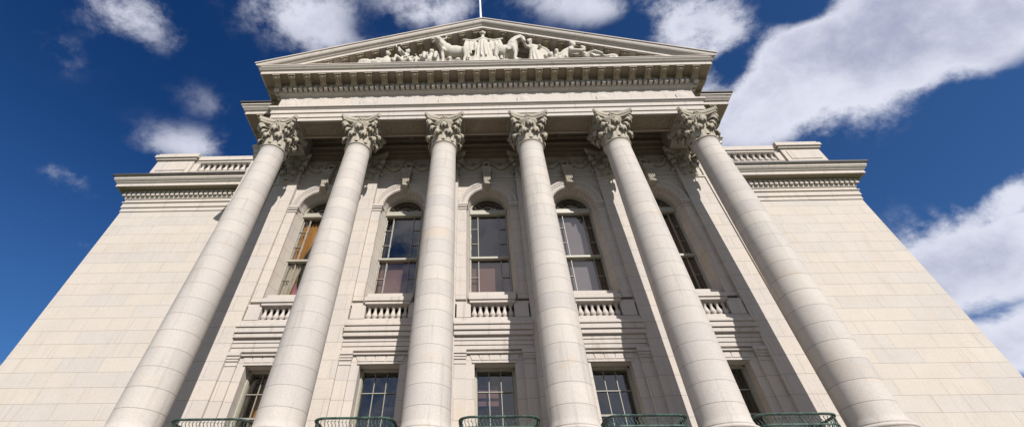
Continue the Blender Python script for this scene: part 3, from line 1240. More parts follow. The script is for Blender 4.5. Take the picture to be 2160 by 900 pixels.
    for sg in (-1, 1):
        pts = []
        for i in range(15):
            t = i/14
            pts.append((sg*(.06+.255*t), .535, 4.01-.105*math.sin(PI*t)))
        for i, p in enumerate(pts):
            rr = .022+.012*math.sin(PI*i/14)
            mb.ball((p[0], p[1], p[2]), (rr, rr*.8, rr), 8, 5)
            mb.ball((p[0]+random.uniform(-.012, .012), p[1]-.018, p[2]+random.uniform(-.014, .014)), .014, 6, 4)
        # scrolls at the ends
        pts = []
        for i in range(20):
            an = i/19*2*PI*1.5
            rad = .040*(1-.6*i/19)
            pts.append((sg*(.285)+rad*math.cos(an), .535, 4.03+rad*math.sin(an)))
        mb.tube(pts, .011, 6)
        pts = []
        for i in range(20):
            an = i/19*2*PI*1.5
            rad = .032*(1-.6*i/19)
            pts.append((sg*(.17)+rad*math.cos(an), .54, 3.99+rad*math.sin(an)))
        mb.tube(pts, .009, 6)
    # wreath with an open eye in the middle
    for i in range(14):
        a = 2*PI*i/14
        mb.ball((.042*math.cos(a), .52, 3.955+.042*math.sin(a)), .019, 7, 5)
    for a in (-.9, -.45, 0, .45, .9):
        mb.tube([(0, .52, 3.97), (.1*math.sin(a), .515, 3.97+.1*math.cos(a))], [.014, .005], 5)
    mb.box(-.05, .05, .51, .56, 3.83, 3.90)
    part('garland', mb, 'carved', o)
    # lower entablature, string course, sill zone
    mb = MB()
    def band(y, z0, z1, x0=-BW, x1=BW):
        mb.box(x0, x1, y, .66, z0, z1)
    band(.528, 1.640, 1.676); band(.520, 1.676, 1.714); band(.512, 1.714, 1.752)
    band(.485, 1.752, 1.790); band(.470, 1.792, 1.838); band(.458, 1.838, 1.862); band(.480, 1.862, 1.880)
    band(.508, 1.880, 1.922)
    part('string_course', mb, 'trim', o, bev=.012)
    # piers' caps and the shouldered surround of the lower window
    mb = MB()
    for sg in (-1, 1):
        a, b_ = sorted((sg*.245, sg*(BW-.001)))
        mb.box(a-.004, b_+.0, .505, .60, 1.603, 1.637)
        mb.box(a, b_, .515, .60, 1.580, 1.603)
        mb.box(a+.003, b_-.003, .522, .60, 1.560, 1.580)
        mb.box(a+.006, b_-.003, .524, .60, 1.520, 1.534)
    mb.box(-.243, .243, .527, .56, 1.608, 1.622)
    # voussoirs of the flat arch, a little proud, with open joints
    xs = [-.2, -.125, -.045, .045, .125, .2]
    for i in range(5):
        xa, xb = xs[i]+.0035, xs[i+1]-.0035
        sp_ = 1.12
        mb.add([(xa, YB-.006, 1.556), (xb, YB-.006, 1.556), (xb*sp_, YB-.006, 1.604), (xa*sp_, YB-.006, 1.604), (xa, .58, 1.556), (xb, .58, 1.556), (xb*sp_, .58, 1.604), (xa*sp_, .58, 1.604)],
               [(0, 1, 2, 3), (0, 4, 5, 1), (1, 5, 6, 2), (2, 6, 7, 3), (3, 7, 4, 0)])
    mb.box(-.196, .196, YB-.011, .56, 1.531, 1.550)
    part('window_surround', mb, 'trim', o, bev=.008)
    # sill with its little balustrade
    mb = MB()
    mb.box(-.34, -.205, .505, .66, 1.922, 2.058); mb.box(.205, .34, .505, .66, 1.922, 2.058)
    mb.box(-BW, BW, .515, .66, 2.058, 2.085)
    mb.box(-.225, .225, .475, .705, 2.085, 2.128)
    mb.box(-.215, .215, .488, .66, 2.058, 2.085)
    mb.box(-.225, .225, .55, .705, 2.128, 2.20)
    si = part('window_sill', mb, 'trim', o, bev=.01)
    bl = None
    for i in range(7):
        x = (i-3)*.0575
        if bl is None:
            bl = part('baluster', baluster_mb(.136, .0285), 'trim', o, (x, .545, 1.922)); bl.location.z += Z0
        else:
            c = copy_to(bl, o, (x, .545, 1.922)); c.location.z += Z0
    return o


def arch_window():
    """cream painted sash window with a fanlight; local x"""
    mb = MB()
    zb = 2.20
    f = .013
    # outer frame
    mb.box(-RG, -RG+f, .685, .75, zb, ZC); mb.box(RG-f, RG, .685, .75, zb, ZC)
    n = 28
    for (ra, rb, y0, y1) in ((RG+.004, RG-f, .685, .75), (.095, .088, .708, .726)):
        for i in range(n):
            a0, a1 = PI*i/n, PI*(i+1)/n
            q = []
            for r in (ra, rb):
                for y in (y0, y1):
                    for a in (a0, a1):
                        q.append((r*math.cos(a), y, ZC+r*math.sin(a)))
            # q: ra,y0,a0 | ra,y0,a1 | ra,y1,a0 | ra,y1,a1 | rb...
            mb.add(q, [(0, 1, 5, 4), (4, 5, 7, 6), (2, 6, 7, 3)])
    # transom
    mb.box(-RG, RG, .675, .75, ZC-.022, ZC+.022)
    mb.box(-RG, RG, .668, .75, ZC-.045, ZC-.022)
    mb.box(-RG+f, RG-f, .69, .75, zb, zb+.022)
    # meeting rail
    o = None
    fr = mb
    bars = MB()
    def vb(x, z0, z1, w=.0042):
        bars.box(x-w, x+w, .703, .728, z0, z1)
    def hb(x0, x1, z, w=.003):
        bars.box(x0, x1, .706, .726, z-w, z+w)
    for sx in (-1, 1):
        vb(sx*.122, 2.695, ZC-.045); vb(sx*.122, zb+.022, 2.665)
        a, b_ = sorted((sx*.122, sx*(RG-f)))
        for z in (3.075, 2.872):
            hb(a, b_, z)
        hb(a, b_, 2.452); hb(a, b_, zb+.045, .003)
    for k in range(1, 4):
        a = PI*k/4
        if k == 2: continue
        bars.tube([(.09*math.cos(a), .715, ZC+.09*math.sin(a)), ((RG-.02)*math.cos(a), .715, ZC+(RG-.02)*math.sin(a))], .0035, 4)
    for k in (.16, .84):
        a = PI*k
        bars.tube([(.09*math.cos(a), .715, ZC+.09*math.sin(a)), ((RG-.02)*math.cos(a), .715, ZC+(RG-.02)*math.sin(a))], .003, 4)
    rail = MB().box(-RG+.004, RG-.004, .672, .735, 2.663, 2.684)
    rail.box(-RG+f, RG-f, .695, .735, 2.684, 2.70)
    gl = MB()
    vs = [(-RG+.01, .716, zb), (RG-.01, .716, zb), (RG-.01, .716, ZC), (-RG+.01, .716, ZC)]
    gl.add(vs, [(0, 1, 2, 3)])
    arc = [((RG-.01)*math.cos(PI*i/n), .716, ZC+(RG-.01)*math.sin(PI*i/n)) for i in range(n+1)]
    gl.add(arc, [tuple(range(n+1))])
    return fr, bars, rail, gl


def low_window():
    mb = MB()
    zt, zb = 1.531, .80
    mb.box(-.176, -.160, .648, .72, zb, zt); mb.box(.160, .176, .648, .72, zb, zt)
    mb.box(-.176, .176, .648, .72, zt-.018, zt)
    mb.box(-.160, -.154, .66, .72, zb, zt-.018); mb.box(.154, .160, .66, .72, zb, zt-.018)
    mb.box(-.150, .150, .66, .72, zb, zb+.03)
    bars = MB()
    for x in (-.052, .052):
        bars.box(x-.0034, x+.0034, .684, .700, zb+.03, zt-.018)
    for z in (1.347, 1.165, .985):
        w = .0034 if z != 1.165 else .007
        bars.box(-.150, .150, .680, .704, z-w, z+w)
    gl = MB().add([(-.152, .693, zb), (.152, .693, zb), (.152, .693, zt-.01), (-.152, .693, zt-.01)], [(0, 1, 2, 3)])
    return mb, bars, gl


bays = []
b0 = bay(-2)
bays.append(b0)
for k in range(-1, 3):
    c = copy_to(b0, B, (k, 0, 0)); copy_kids(b0, c); bays.append(c)
fr, bars, rail, gl = arch_window()
w0 = part('arched_window', fr, 'window_paint', B, (-2, 0, 0), bev=.008)
part('glazing_bars', bars, 'bar_paint', w0)
part('meeting_rail', rail, 'window_paint', w0)
part('pane', gl, 'glass', w0)
for k in range(-1, 3):
    c = copy_to(w0, B, (k, 0, 0)); copy_kids(w0, c)
fr, bars, gl = low_window()
w1 = part('square_window', fr, 'window_paint', B, (-2, 0, 0), bev=.006)
part('glazing_bars', bars, 'bar_paint', w1)
part('pane', gl, 'glass', w1)
for k in range(-1, 3):
    c = copy_to(w1, B, (k, 0, 0)); copy_kids(w1, c)

# dark rooms behind the glass
mb = MB()
mb.box(-2.66, 2.66, 2.0, 2.05, FL, 4.4)
mb.box(-2.66, 2.66, .80, 2.0, 1.70, 1.90)
mb.box(-2.66, 2.66, .80, 2.0, FL-.05, FL)
mb.box(-2.66, 2.66, .80, 2.0, 3.9, 3.95)
for x in (-2.5, -1.5, -.5, .5, 1.5, 2.5):
    mb.box(x-.1, x+.1, .725, 2.0, FL, 3.9)
part('rooms', mb, 'room_dark', B)

# ------------------------------------------------------------------ things in the windows
def sheet(x0, x1, y, z0, z1, fold=0., nf=0, th=.004, taper=None):
    """a hanging cloth with vertical folds and real thickness"""
    mb = MB(); nx, nz = max(8, nf*8), 12
    for yy in (0, th):
        pass
    vs = []
    for side in (0, 1):
        for j in range(nz+1):
            t = j/nz
            for i in range(nx+1):
                s_ = i/nx
                a, b_ = x0, x1
                if taper: b_ = x0+(x1-x0)*taper(t)
                x = a+(b_-a)*s_
                yy = y+fold*math.sin(s_*nf*2*PI+.6*math.sin(t*5))+side*th
                vs.append((x, yy, z1+(z0-z1)*t))
    k = nx+1; o = (nz+1)*k; fs = []
    for j in range(nz):
        for i in range(nx):
            fs.append((j*k+i, j*k+i+1, (j+1)*k+i+1, (j+1)*k+i)); fs.append((o+j*k+i, o+(j+1)*k+i, o+(j+1)*k+i+1, o+j*k+i+1))
        fs.append((j*k, (j+1)*k, o+(j+1)*k, o+j*k)); fs.append((j*k+nx, o+j*k+nx, o+(j+1)*k+nx, (j+1)*k+nx))
    for i in range(nx):
        fs.append((i, o+i, o+i+1, i+1)); fs.append((nz*k+i, nz*k+i+1, o+nz*k+i+1, o+nz*k+i))
    mb.add(vs, fs, fold > 0)
    return mb


def shade(name, mb, mat, label, loc):
    o = link(name, mb.mesh(name, mat, False), B, loc)
    o.location.z += Z0
    return tag(o, label)


def thing(name, mb, mat, label, cat, loc, group=None, bev=0.):
    """one-mesh thing with its origin at its own base"""
    o = link(name, mb.mesh(name, mat, False), None, loc)
    o.location.z += Z0
    return tag(o, label, cat, group)


Y1 = .765
thing('curtain', sheet(-.20, -.02, 0, 0, 1.0, .012, 5, .004, lambda t: 1-.45*t+.15*math.sin(t*9)), 'curtain_gold',
      'gathered golden curtain hanging in the leftmost tall arched window', 'curtain', (-2, Y1, 2.24))
c_ = thing('curtain', sheet(-.19, -.05, 0, 0, .5, .012, 4, .004, lambda t: 1-.4*t), 'curtain_cream',
      'cream lining cloth bunched below the golden curtain in the leftmost tall window', 'curtain', (-2, Y1-.025, 2.21))
thing('cloth', sheet(-.08, .0, 0, 0, .22, .008, 3, .004, lambda t: .25+.9*t), 'cloth_pink',
      'pink cloth hanging at the bottom of the leftmost tall window', 'cloth', (-2, Y1-.015, 2.21))
shade('window_shade', sheet(-.0, .19, 0, 0, .16), 'blind_green',
      'pale green blind beside the golden curtain', (-2, Y1+.03, 2.86))
shade('window_shade', sheet(-.20, .20, 0, 0, .50), 'shade_rose',
      'dusty rose shade in the lower sash of the arched window second from the left', (-1, Y1, 2.20))
shade('window_shade', sheet(-.20, .20, 0, 0, .45), 'shade_rose',
      'dusty rose shade in the lower sash of the middle arched window', (0, Y1, 2.20))
shade('window_shade', sheet(-.20, .115, 0, 0, 1.05), 'shade_lilac',
      'tall pale lilac shade in the arched window second from the right', (1, Y1, 2.20))
thing('curtain', sheet(.115, .205, 0, 0, 1.06, .006, 3), 'shade_maroon',
      'narrow dark maroon curtain at the right of the lilac shade', 'curtain', (1, Y1+.02, 2.20))
thing('curtain', sheet(-.20, .205, 0, 0, .80, .005, 8), 'shade_maroon',
      'wide dark maroon curtain in the rightmost arched window', 'curtain', (2, Y1+.02, 2.46))
shade('window_shade', sheet(-.15, .03, 0, 0, .16), 'shade_rose',
      'small rose shade half drawn in the middle lower window', (0, Y1-.02, 1.26))
# bowl lamp inside the lower window
mb = MB().lathe(0, 0, [(.004, .22), (.004, .09), (.02, .085), (.07, .07), (.085, .045), (.07, .018), (.03, .0)], 24)
thing('hanging_lamp', mb, 'lamp_glass', 'bowl shaped hanging lamp seen dimly through the lower window second from the left', 'lamp', (-.97, 1.15, 1.30))
thing('curtain', sheet(-.15, -.07, 0, 0, .6, .01, 3), 'curtain_gold',
      'dim tawny curtain at the left edge of the leftmost lower window', 'curtain', (-2, Y1+.12, .86))

# ------------------------------------------------------------------ green iron balcony railings
def rail_path(n=8, hx=.27, y0=-.02, yb=.33, r=.085, grow=0.):
    pts = [(-hx-grow, yb)]
    for i in range(n+1):
        a = PI+PI/2*i/n
        pts.append((-hx+r+(r+grow)*math.cos(a), y0+r+(r+grow)*math.sin(a)))
    for i in range(n+1):
        a = -PI/2+PI/2*i/n
        pts.append((hx-r+(r+grow)*math.cos(a), y0+r+(r+grow)*math.sin(a)))
    pts.append((hx+grow, yb))
    return pts


def along(pts, step):
    out = []; acc = 0.
    L = [0]
    for a, b_ in zip(pts[:-1], pts[1:]):
        L.append(L[-1]+math.hypot(b_[0]-a[0], b_[1]-a[1]))
    n = int(L[-1]/step)
    for k in range(n+1):
        d = L[-1]*k/n
        for i in range(len(pts)-1):
            if d <= L[i+1]+1e-9:
                f = (d-L[i])/(L[i+1]-L[i])
                a, b_ = pts[i], pts[i+1]
                out.append((a[0]+(b_[0]-a[0])*f, a[1]+(b_[1]-a[1])*f, math.atan2(b_[1]-a[1], b_[0]-a[0])))
                break
    return out


def railing(k, label, src=None):
    root = bpy.data.objects.new('balcony_railing', None)
    COL.objects.link(root)
    root.location = (k*S, 0, FL*S+Z0)
    tag(root, label, 'railing', 'green iron railings between the columns')
    if src:
        copy_kids(src, root); return root
    H = .242
    pts = rail_path()
    mb = MB().sweep(pts[::-1] if False else pts, [(-.010, H-.007), (.010, H-.007), (.013, H-.002), (.010, H+.003), (-.010, H+.003), (-.013, H-.002)])
    link('top_rail', mb.mesh('top_rail', 'patina', False), root)
    for (nm, z, t) in (('middle_rail', H-.062, .006), ('bottom_rail', .03, .008)):
        mb = MB().sweep(pts, [(-t, z-t*.7), (t, z-t*.7), (t, z+t*.7), (-t, z+t*.7)])
        link(nm, mb.mesh(nm, 'patina', False), root)
    al = along(pts, .0245)
    mb = MB().tube([(0, 0, .03), (0, 0, H-.062)], .0034, 5)
    bme = mb.mesh('baluster', 'patina', False)
    for (x, y, a) in al:
        o = bpy.data.objects.new('baluster', bme); COL.objects.link(o); o.parent = root; o.location = (x*S, y*S, 0)
    mb = MB()
    for (x, y, a) in along(pts, .0245):
        q = []
        dx, dy = math.cos(a), math.sin(a)
        for i in range(9):
            t = i/8
            u = .006*math.sin(2*PI*t)
            q.append((x+dx*u, y+dy*u, H-.058+.044*t))
        mb.tube(q, .0028, 4)
    link('scroll_band', mb.mesh('scroll_band', 'patina', False), root)
    mb = MB()
    for sx in (-1, 1):
        mb.tube([(sx*.27, .33, 0), (sx*.27, .33, H+.012)], .009, 8)
        mb.ball((sx*.27, .33, H+.025), .016, 8, 6)
    link('end_posts', mb.mesh('end_posts', 'patina', False), root)
    return root


labs = ['green iron railing between the two leftmost columns', 'green iron railing between the second and third columns from the left',
        'green iron railing in the middle bay of the portico', 'green iron railing between the fourth and fifth columns from the left',
        'green iron railing between the two rightmost columns']
rl0 = railing(-2, labs[0])
for i in range(1, 5):
    railing(-2+i, labs[i], rl0)

# ------------------------------------------------------------------ flagpole
mb = MB().tube([(0, 0, 0), (0, 0, 1.2), (0, 0, 3.2)], [.022, .020, .012], 12)
mb.lathe(0, 0, [(.04, 0), (.04, .03), (.022, .05)], 16)
mb.ball((0, 0, 3.22), .03, 10, 8)
thing('flagpole', mb, 'white_paint', 'white flagpole rising behind the peak of the pediment', 'flagpole', (0.0, .1, 6.0))

# ------------------------------------------------------------------ statues of the tympanum
def statue(name, label, cat, loc, build, sc=(1, 1, 1), vox=.022):
    mb = MB(); build(mb)
    mb.v = [(a*sc[0], b_*sc[1], c*sc[2]) for a, b_, c in mb.v]
    o = link(name, mb.mesh(name, 'statuary', False), None, loc)
    o.location.z += Z0
    md = o.modifiers.new('carve', 'REMESH'); md.mode = 'VOXEL'; md.voxel_size = vox*S*.45; md.use_smooth_shade = True
    sm = o.modifiers.new('soften', 'SMOOTH'); sm.factor = .5; sm.iterations = 1
    return tag(o, label, cat)


def limb(mb, pts, rs, n=8):
    mb.tube(pts, rs, n)
    for p, r in ((pts[0], rs[0]), (pts[-1], rs[-1])):
        mb.ball(p, r, 8, 6)


def head(mb, c, r, face=(0, -1), hair='long'):
    fx, fy = face
    mb.ball(c, (r*.86, r*.9, r*1.12), 12, 8)
    mb.ball((c[0]+fx*r*.45, c[1]+fy*r*.45, c[2]-r*.45), (r*.5, r*.5, r*.55), 8, 6)     # jaw
    mb.ball((c[0]+fx*r*.98, c[1]+fy*r*.98, c[2]-r*.1), (r*.16, r*.16, r*.28), 6, 5)    # nose
    mb.ball((c[0]+fx*r*.72, c[1]+fy*r*.72, c[2]+r*.28), (r*.5, r*.3, r*.16), 6, 5)     # brow
    for k in range(9):
        a = math.atan2(-fy, -fx)+(k-4)*.42
        for dz in (.35, .75):
            mb.ball((c[0]+math.cos(a)*r*.72, c[1]+math.sin(a)*r*.72, c[2]+r*dz), r*.34, 6, 5)
        if hair == 'long':
            mb.ball((c[0]+math.cos(a)*r*.62, c[1]+math.sin(a)*r*.62, c[2]-r*.35), r*.34, 6, 5)


def robe(mb, cx, cy, z0, z1, r0, r1, n=40, folds=11, amp=.16, dep=.7):
    vs = []; m_ = 10
    for j in range(m_+1):
        t = j/m_
        for i in range(n):
            a = 2*PI*i/n
            rr = (r0+(r1-r0)*t)*(1+amp*(1-t*.6)*math.sin(a*folds+math.sin(t*3)))
            vs.append((cx+rr*math.cos(a), cy+rr*dep*math.sin(a), z0+(z1-z0)*t))
    fs = [(j*n+i, j*n+(i+1) % n, (j+1)*n+(i+1) % n, (j+1)*n+i) for j in range(m_) for i in range(n)]
    fs += [tuple(range(n-1, -1, -1)), tuple(m_*n+i for i in range(n))]
    mb.add(vs, fs, True)


def central(mb):
    mb.box(-.19, .19, -.08, .12, 0, .18)
    vs = []; n = 96; m_ = 12
    for j in range(m_+1):
        t = j/m_
        for i in range(n):
            a = 2*PI*i/n
            rr = (.125-.045*t)*(1+.26*(1-t*.5)*math.sin(a*13+math.sin(t*3)))
            vs.append((rr*math.cos(a), rr*.75*math.sin(a), .17+.57*t))
    mb.add(vs, [(j*n+i, j*n+(i+1) % n, (j+1)*n+(i+1) % n, (j+1)*n+i) for j in range(m_) for i in range(n)]+[tuple(range(n-1, -1, -1)), tuple(m_*n+i for i in range(n))], True)
    mb.ball((0, 0, .74), (.075, .05, .12), 12, 8)
    mb.ball((0, 0, .86), (.085, .045, .045), 12, 8)
    limb(mb, [(0, 0, .86), (0, 0, 1.0)], [.030, .026])
    head(mb, (0, -.015, 1.045), .047)
    for k in range(7):
        a = PI*k/6
        mb.ball((.045*math.cos(a), -.015, 1.075+.03*math.sin(a)), .014, 6, 5)
    for sx in (-1, 1):
        limb(mb, [(sx*.08, 0, .84), (sx*.17, -.01, .80), (sx*.255, -.02, .83)], [.03, .026, .02])
        mb.ball((sx*.275, -.02, .835), (.026, .018, .02), 8, 6)
        # heavy cloth hanging from the arms in separate folds
        for q in range(5):
            x = sx*(.105+.036*q)
            bot = .26+.11*((q*2) % 3)
            mb.tube([(x, -.01, .80), (x*1.05, -.035+.03*(q % 2), .6), (x*.95, -.015, bot)], [.013, .021, .013], 7)
        mb.box(*sorted((sx*.08, sx*.24)), .02, .05, .45, .80)
        mb.tube([(sx*.245, -.01, .81), (sx*.225, -.03, .55), (sx*.24, -.02, .18)], [.016, .024, .026], 7)
        for q in range(5):
            mb.ball((sx*(.10+.03*q), .0, .50+.05*((q*3) % 4)), (.02, .02, .035), 7, 5)


def bull(mb):
    # walks towards the left, head raised and turned to the plaza
    mb.ball((.06, 0, .42), (.20, .09, .115), 14, 10)
    mb.ball((-.08, -.02, .44), (.12, .10, .125), 12, 9)
    mb.ball((.20, .0, .40), (.10, .085, .105), 12, 9)
    limb(mb, [(-.12, -.03, .47), (-.19, -.07, .54)], [.095, .075])
    mb.ball((-.215, -.10, .575), (.07, .06, .065), 12, 8)
    limb(mb, [(-.225, -.13, .56), (-.24, -.17, .50)], [.05, .036])
    mb.ball((-.24, -.175, .495), (.038, .028, .028), 8, 6)
    for sx in (-1, 1):
        pts = []
        for i in range(10):
            t = i/9
            pts.append((-.215+sx*(.05+.085*math.sin(t*PI*.75)), -.10, .615+.02*t+.105*t*t))
        mb.tube(pts, [.020-.013*i/9 for i in range(10)], 7)
        limb(mb, [(-.215+sx*.06, -.09, .585), (-.215+sx*.12, -.08, .57)], [.02, .012])
    for (x, y, k) in ((-.12, -.07, 1), (-.04, .04, 0), (.24, -.06, 1), (.19, .05, 0)):
        kn = .02 if x > 0 else -.012
        limb(mb, [(x, y, .38), (x+kn, y, .20), (x-.3*kn, y, .11), (x, y, .02)], [.055 if x > 0 else .045, .034, .026, .03])
    limb(mb, [(.29, .0, .46), (.325, 0, .36), (.315, 0, .2)], [.018, .012, .018])
    random.seed(3)
    for k in range(26):
        x = random.uniform(-.12, .24)
        mb.ball((x, random.uniform(.0, .07), random.uniform(.05, .27)), random.uniform(.025, .05), 7, 5)
    for k in range(6):
        mb.ball((-.14+.012*k, -.09-.004*k, .36-.018*k), .028, 7, 5)


def horse(mb):
    # seen from behind the shoulder, neck arched to the right
    mb.ball((-.10, 0, .38), (.17, .095, .13), 14, 10)
    mb.ball((-.19, -.03, .36), (.11, .10, .13), 12, 9)
    mb.ball((.02, -.02, .41), (.12, .10, .13), 12, 9)
    pts = [(.03, -.03, .47), (.075, -.04, .57), (.13, -.05, .63), (.19, -.07, .645)]
    limb(mb, pts, [.10, .082, .066, .052])
    limb(mb, [(.19, -.07, .64), (.225, -.10, .56), (.235, -.12, .47)], [.052, .044, .030])
    mb.ball((.236, -.125, .455), (.03, .03, .032), 8, 6)
    for sx in (0, 1):
        limb(mb, [(.175+.035*sx, -.06, .68), (.172+.045*sx, -.065, .735)], [.017, .006])
    for k in range(9):     # cropped mane in locks
        t = k/8
        x = .0+.165*t; z = .57+.115*math.sin(t*PI*.55)
        mb.tube([(x, -.02, z), (x+.03, -.105, z-.055), (x+.045, -.12, z-.12)], [.014, .012, .009], 6)
    for (x, y) in ((-.24, -.06), (-.16, .05), (.05, -.08), (-.0, .05)):
        kn = .03 if x < -.1 else -.015
        limb(mb, [(x, y, .34), (x-kn, y, .19), (x+.3*kn, y, .10), (x, y, .02)], [.062 if x < -.1 else .05, .034, .027, .03])
    limb(mb, [(-.29, 0, .42), (-.33, 0, .3), (-.32, 0, .12)], [.02, .034, .016])
    random.seed(4)
    for k in range(26):
        x = random.uniform(-.22, .12)
        mb.ball((x, random.uniform(.0, .07), random.uniform(.05, .26)), random.uniform(.025, .05), 7, 5)
    for k in range(5):
        mb.ball((-.2+.05*k, -.08-.01*(k % 2), .33+.02*(k % 3)), (.04, .02, .05), 8, 6)


def draped_woman(mb):
    robe(mb, 0, 0, 0, .46, .135, .075, amp=.2, folds=12)
    mb.ball((-.01, 0, .50), (.075, .06, .10), 12, 8)
    limb(mb, [(-.03, 0, .57), (-.05, -.01, .63)], [.032, .03])
    head(mb, (-.055, -.015, .685), .050, (-.7, -.7))
    limb(mb, [(.03, 0, .56), (.09, -.03, .50), (.06, -.09, .43)], [.034, .03, .022])
    limb(mb, [(-.07, 0, .56), (-.13, -.05, .49), (-.16, -.09, .52)], [.034, .028, .02])
    # wind-blown cloak in a hollow arc
    for k in range(16):
        t = k/15
        a = 2.3-2.6*t
        mb.tube([(.03, .05, .38), (.10+.10*math.cos(a), .05, .40+.17*math.sin(a))], [.03, .03], 6)
        mb.ball((.10+.125*math.cos(a), .03, .40+.19*math.sin(a)), .026, 7, 5)


def child_scythe(mb):
    mb.ball((0, 0, .15), (.09, .07, .10), 10, 8)
    mb.ball((.02, -.01, .26), (.065, .05, .09), 10, 8)
    head(mb, (.05, -.02, .38), .042, (-.6, -.8), 'short')
    limb(mb, [(-.02, -.02, .30), (-.09, -.05, .36), (-.10, -.05, .45)], [.026, .022, .018])
    limb(mb, [(.06, -.03, .29), (.10, -.07, .20), (.04, -.09, .14)], [.026, .022, .018])
    limb(mb, [(.0, -.04, .10), (-.10, -.10, .14), (-.11, -.10, .02)], [.045, .035, .026])
    limb(mb, [(.04, -.04, .08), (.13, -.08, .10), (.15, -.09, .02)], [.045, .035, .026])
    pts = []
    for i in range(16):
        a = 2*PI*i/15*.85
        pts.append((-.11+.045*math.cos(a), -.06, .485+.05*math.sin(a)))
    mb.tube(pts, .011, 6)
    mb.tube([(-.10, -.06, .44), (.14, -.10, .06)], .011, 6)


def leaning_child(mb):
    mb.ball((0, 0, .11), (.15, .07, .085), 12, 8)
    mb.ball((.0, -.01, .17), (.085, .06, .07), 10, 8)
    limb(mb, [(0, 0, .20), (.0, -.01, .26)], [.026, .026])
    head(mb, (.0, -.02, .315), .050, (.5, -.86), 'short')
    limb(mb, [(-.07, 0, .19), (-.16, -.05, .14), (-.20, -.06, .06)], [.034, .03, .022])
    limb(mb, [(.07, 0, .19), (.14, -.06, .12), (.17, -.07, .05)], [.034, .03, .022])
    limb(mb, [(-.10, 0, .08), (-.25, -.02, .12), (-.36, -.02, .05)], [.055, .045, .03])


def sheaves(mb):
    random.seed(5)
    for k in range(11):
        x = -.24+.05*k
        h = .24+.03*math.sin(k*2.2)
        mb.tube([(x, 0, .02), (x+.01, -.01, h*.6), (x+random.uniform(-.02, .02), -.02, h)], [.028, .024, .03], 7)
    for k in range(26):
        mb.ball((random.uniform(-.26, .28), random.uniform(-.10, .02), random.uniform(.05, .22)), random.uniform(.02, .042), 7, 5)
    for k in range(3):
        mb.ball((-.14+.10*k, -.01, .275), (.034, .03, .02), 8, 6)


def crouched_harvester(mb):
    mb.ball((0, 0, .14), (.10, .08, .10), 10, 8)
    limb(mb, [(0, 0, .16), (.0, -.01, .27)], [.075, .06])
    head(mb, (-.0, -.04, .36), .045, (-.3, -.9))
    for sx in (-1, 1):
        limb(mb, [(sx*.05, 0, .29), (sx*.12, -.05, .23), (sx*.06, -.10, .15)], [.03, .026, .02])
        limb(mb, [(sx*.05, -.02, .12), (sx*.10, -.12, .17), (sx*.09, -.13, .03)], [.048, .04, .028])
        mb.tube([(sx*.075, .0, .42), (sx*.11, -.02, .28), (sx*.13, -.02, .06)], [.018, .03, .034], 7)


def fruit_heap(mb):
    random.seed(9)
    for k in range(46):
        x = random.uniform(-.24, .26)
        z = random.uniform(.03, .2)*(1-abs(x)*1.2)
        mb.ball((x, random.uniform(-.09, .05), z), random.uniform(.022, .045), 7, 5)
    mb.ball((0, 0, .06), (.26, .08, .07), 12, 6)
    mb.ball((-.05, -.02, .22), .042, 9, 6)
    for k in range(7):
        mb.tube([(-.2+.07*k, -.03, .08), (-.18+.06*k, -.08, .17)], [.02, .008], 5)


def stooping_man(mb):
    limb(mb, [(-.16, 0, .08), (-.11, 0, .20), (.0, -.02, .27)], [.085, .08, .062])
    limb(mb, [(.0, -.02, .28), (.03, -.03, .32)], [.034, .032])
    head(mb, (.05, -.04, .365), .056, (.6, -.7), 'short')
    limb(mb, [(-.02, -.05, .26), (-.03, -.10, .15), (.09, -.13, .10), (.15, -.13, .12)], [.04, .036, .028, .02])
    limb(mb, [(.02, .02, .24), (.08, -.03, .15), (.15, -.09, .13)], [.036, .03, .02])
    limb(mb, [(-.16, 0, .08), (-.28, -.03, .06), (-.38, -.03, .03)], [.07, .05, .035])


def reclining_woman(mb):
    head(mb, (-.05, -.03, .285), .052, (.55, -.75))
    limb(mb, [(-.06, -.02, .22), (-.06, -.01, .18)], [.032, .034])
    limb(mb, [(-.07, 0, .15), (.05, 0, .11), (.18, 0, .085), (.34, -.01, .04)], [.075, .065, .07, .04])
    limb(mb, [(-.10, -.03, .17), (-.16, -.09, .11), (-.12, -.12, .06)], [.03, .026, .02])
    limb(mb, [(-.02, -.04, .16), (.10, -.10, .13), (.20, -.12, .05)], [.03, .026, .02])
    for k in range(7):
        mb.tube([(.02+.04*k, -.07, .14-.01*k), (.06+.045*k, -.10, .02)], [.012, .014], 6)


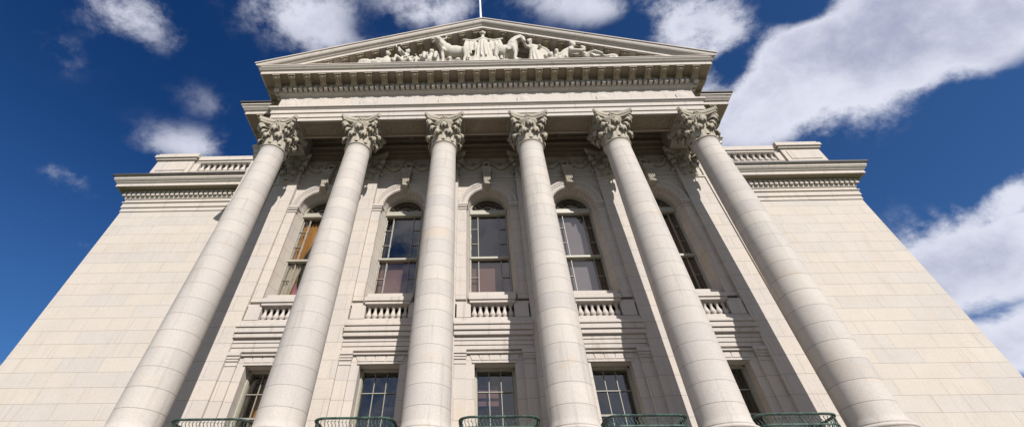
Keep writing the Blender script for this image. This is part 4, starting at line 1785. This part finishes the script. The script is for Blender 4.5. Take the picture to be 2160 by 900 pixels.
def lying_lamb(mb):
    mb.ball((0, 0, .06), (.11, .06, .055), 10, 7)
    mb.ball((.12, -.02, .085), (.045, .035, .035), 8, 6)
    for k in range(12):
        a = 2*PI*k/12
        mb.ball((.08*math.cos(a), -.02+.03*math.sin(a), .075), .028, 6, 5)
    for sx in (-.07, .05):
        limb(mb, [(sx, -.05, .03), (sx+.06, -.08, .015)], [.02, .014])
    limb(mb, [(.12, .0, .11), (.10, .03, .125)], [.012, .006])


YS, ZS = -.34, 4.90
statue('central_statue', 'tall crowned stone woman with outspread draped arms standing at the centre of the pediment', 'statue', (0.0, YS+.0, ZS), central, (1, 1, .885))
statue('bull_statue', 'stone bull with curved horns standing left of the central robed woman', 'statue', (-.45, YS, ZS), bull, (.80, 1, 1.0))
statue('horse_statue', 'stone horse with cropped mane standing right of the central robed woman', 'statue', (.375, YS, ZS), horse, (.80, 1, 1.02))
statue('cloaked_woman_statue', 'stone woman in a windblown cloak standing beside the horse', 'statue', (.715, YS+.02, ZS), draped_woman, (.92, 1, .99))
statue('crouching_woman_statue', 'crouching stone woman with long hair in front of the bull', 'statue', (-.715, YS-.02, ZS), crouched_harvester, (.8, 1, .95))
statue('sheaves_carving', 'carved stone heap of bound sheaves between the crouching woman and the child with a sickle', 'carving', (-.90, YS+.02, ZS), sheaves, (.62, 1, 1.18))
statue('sickle_child_statue', 'kneeling stone child holding up a sickle in the left of the pediment', 'statue', (-1.09, YS-.02, ZS), child_scythe, (.82, 1, 1.02))
statue('leaning_child_statue', 'leaning stone child with bare shoulders, leftmost human figure of the pediment', 'statue', (-1.315, YS-.02, ZS), leaning_child, (.72, 1, 1.08))
statue('lamb_carving', 'low stone lamb lying at the far left end of the pediment figures', 'carving', (-1.60, YS-.02, ZS), lying_lamb, (.9, 1, 1.7))
statue('fruit_carving', 'carved stone heap of fruit and leaves between the cloaked woman and the stooping man', 'carving', (.955, YS, ZS), fruit_heap, (.7, 1, 1.2))
statue('stooping_man_statue', 'stooping bare stone man reaching forward in the right of the pediment', 'statue', (1.19, YS-.02, ZS), stooping_man, (.85, 1, 1.18))
statue('reclining_woman_statue', 'reclining stone woman facing the stooping man, rightmost human figure', 'statue', (1.395, YS-.02, ZS), reclining_woman, (.72, 1, 1.15))
statue('shell_carving', 'small low stone bundle at the far right end of the pediment figures', 'carving', (1.70, YS-.02, ZS), lying_lamb, (-.8, 1, 1.5))
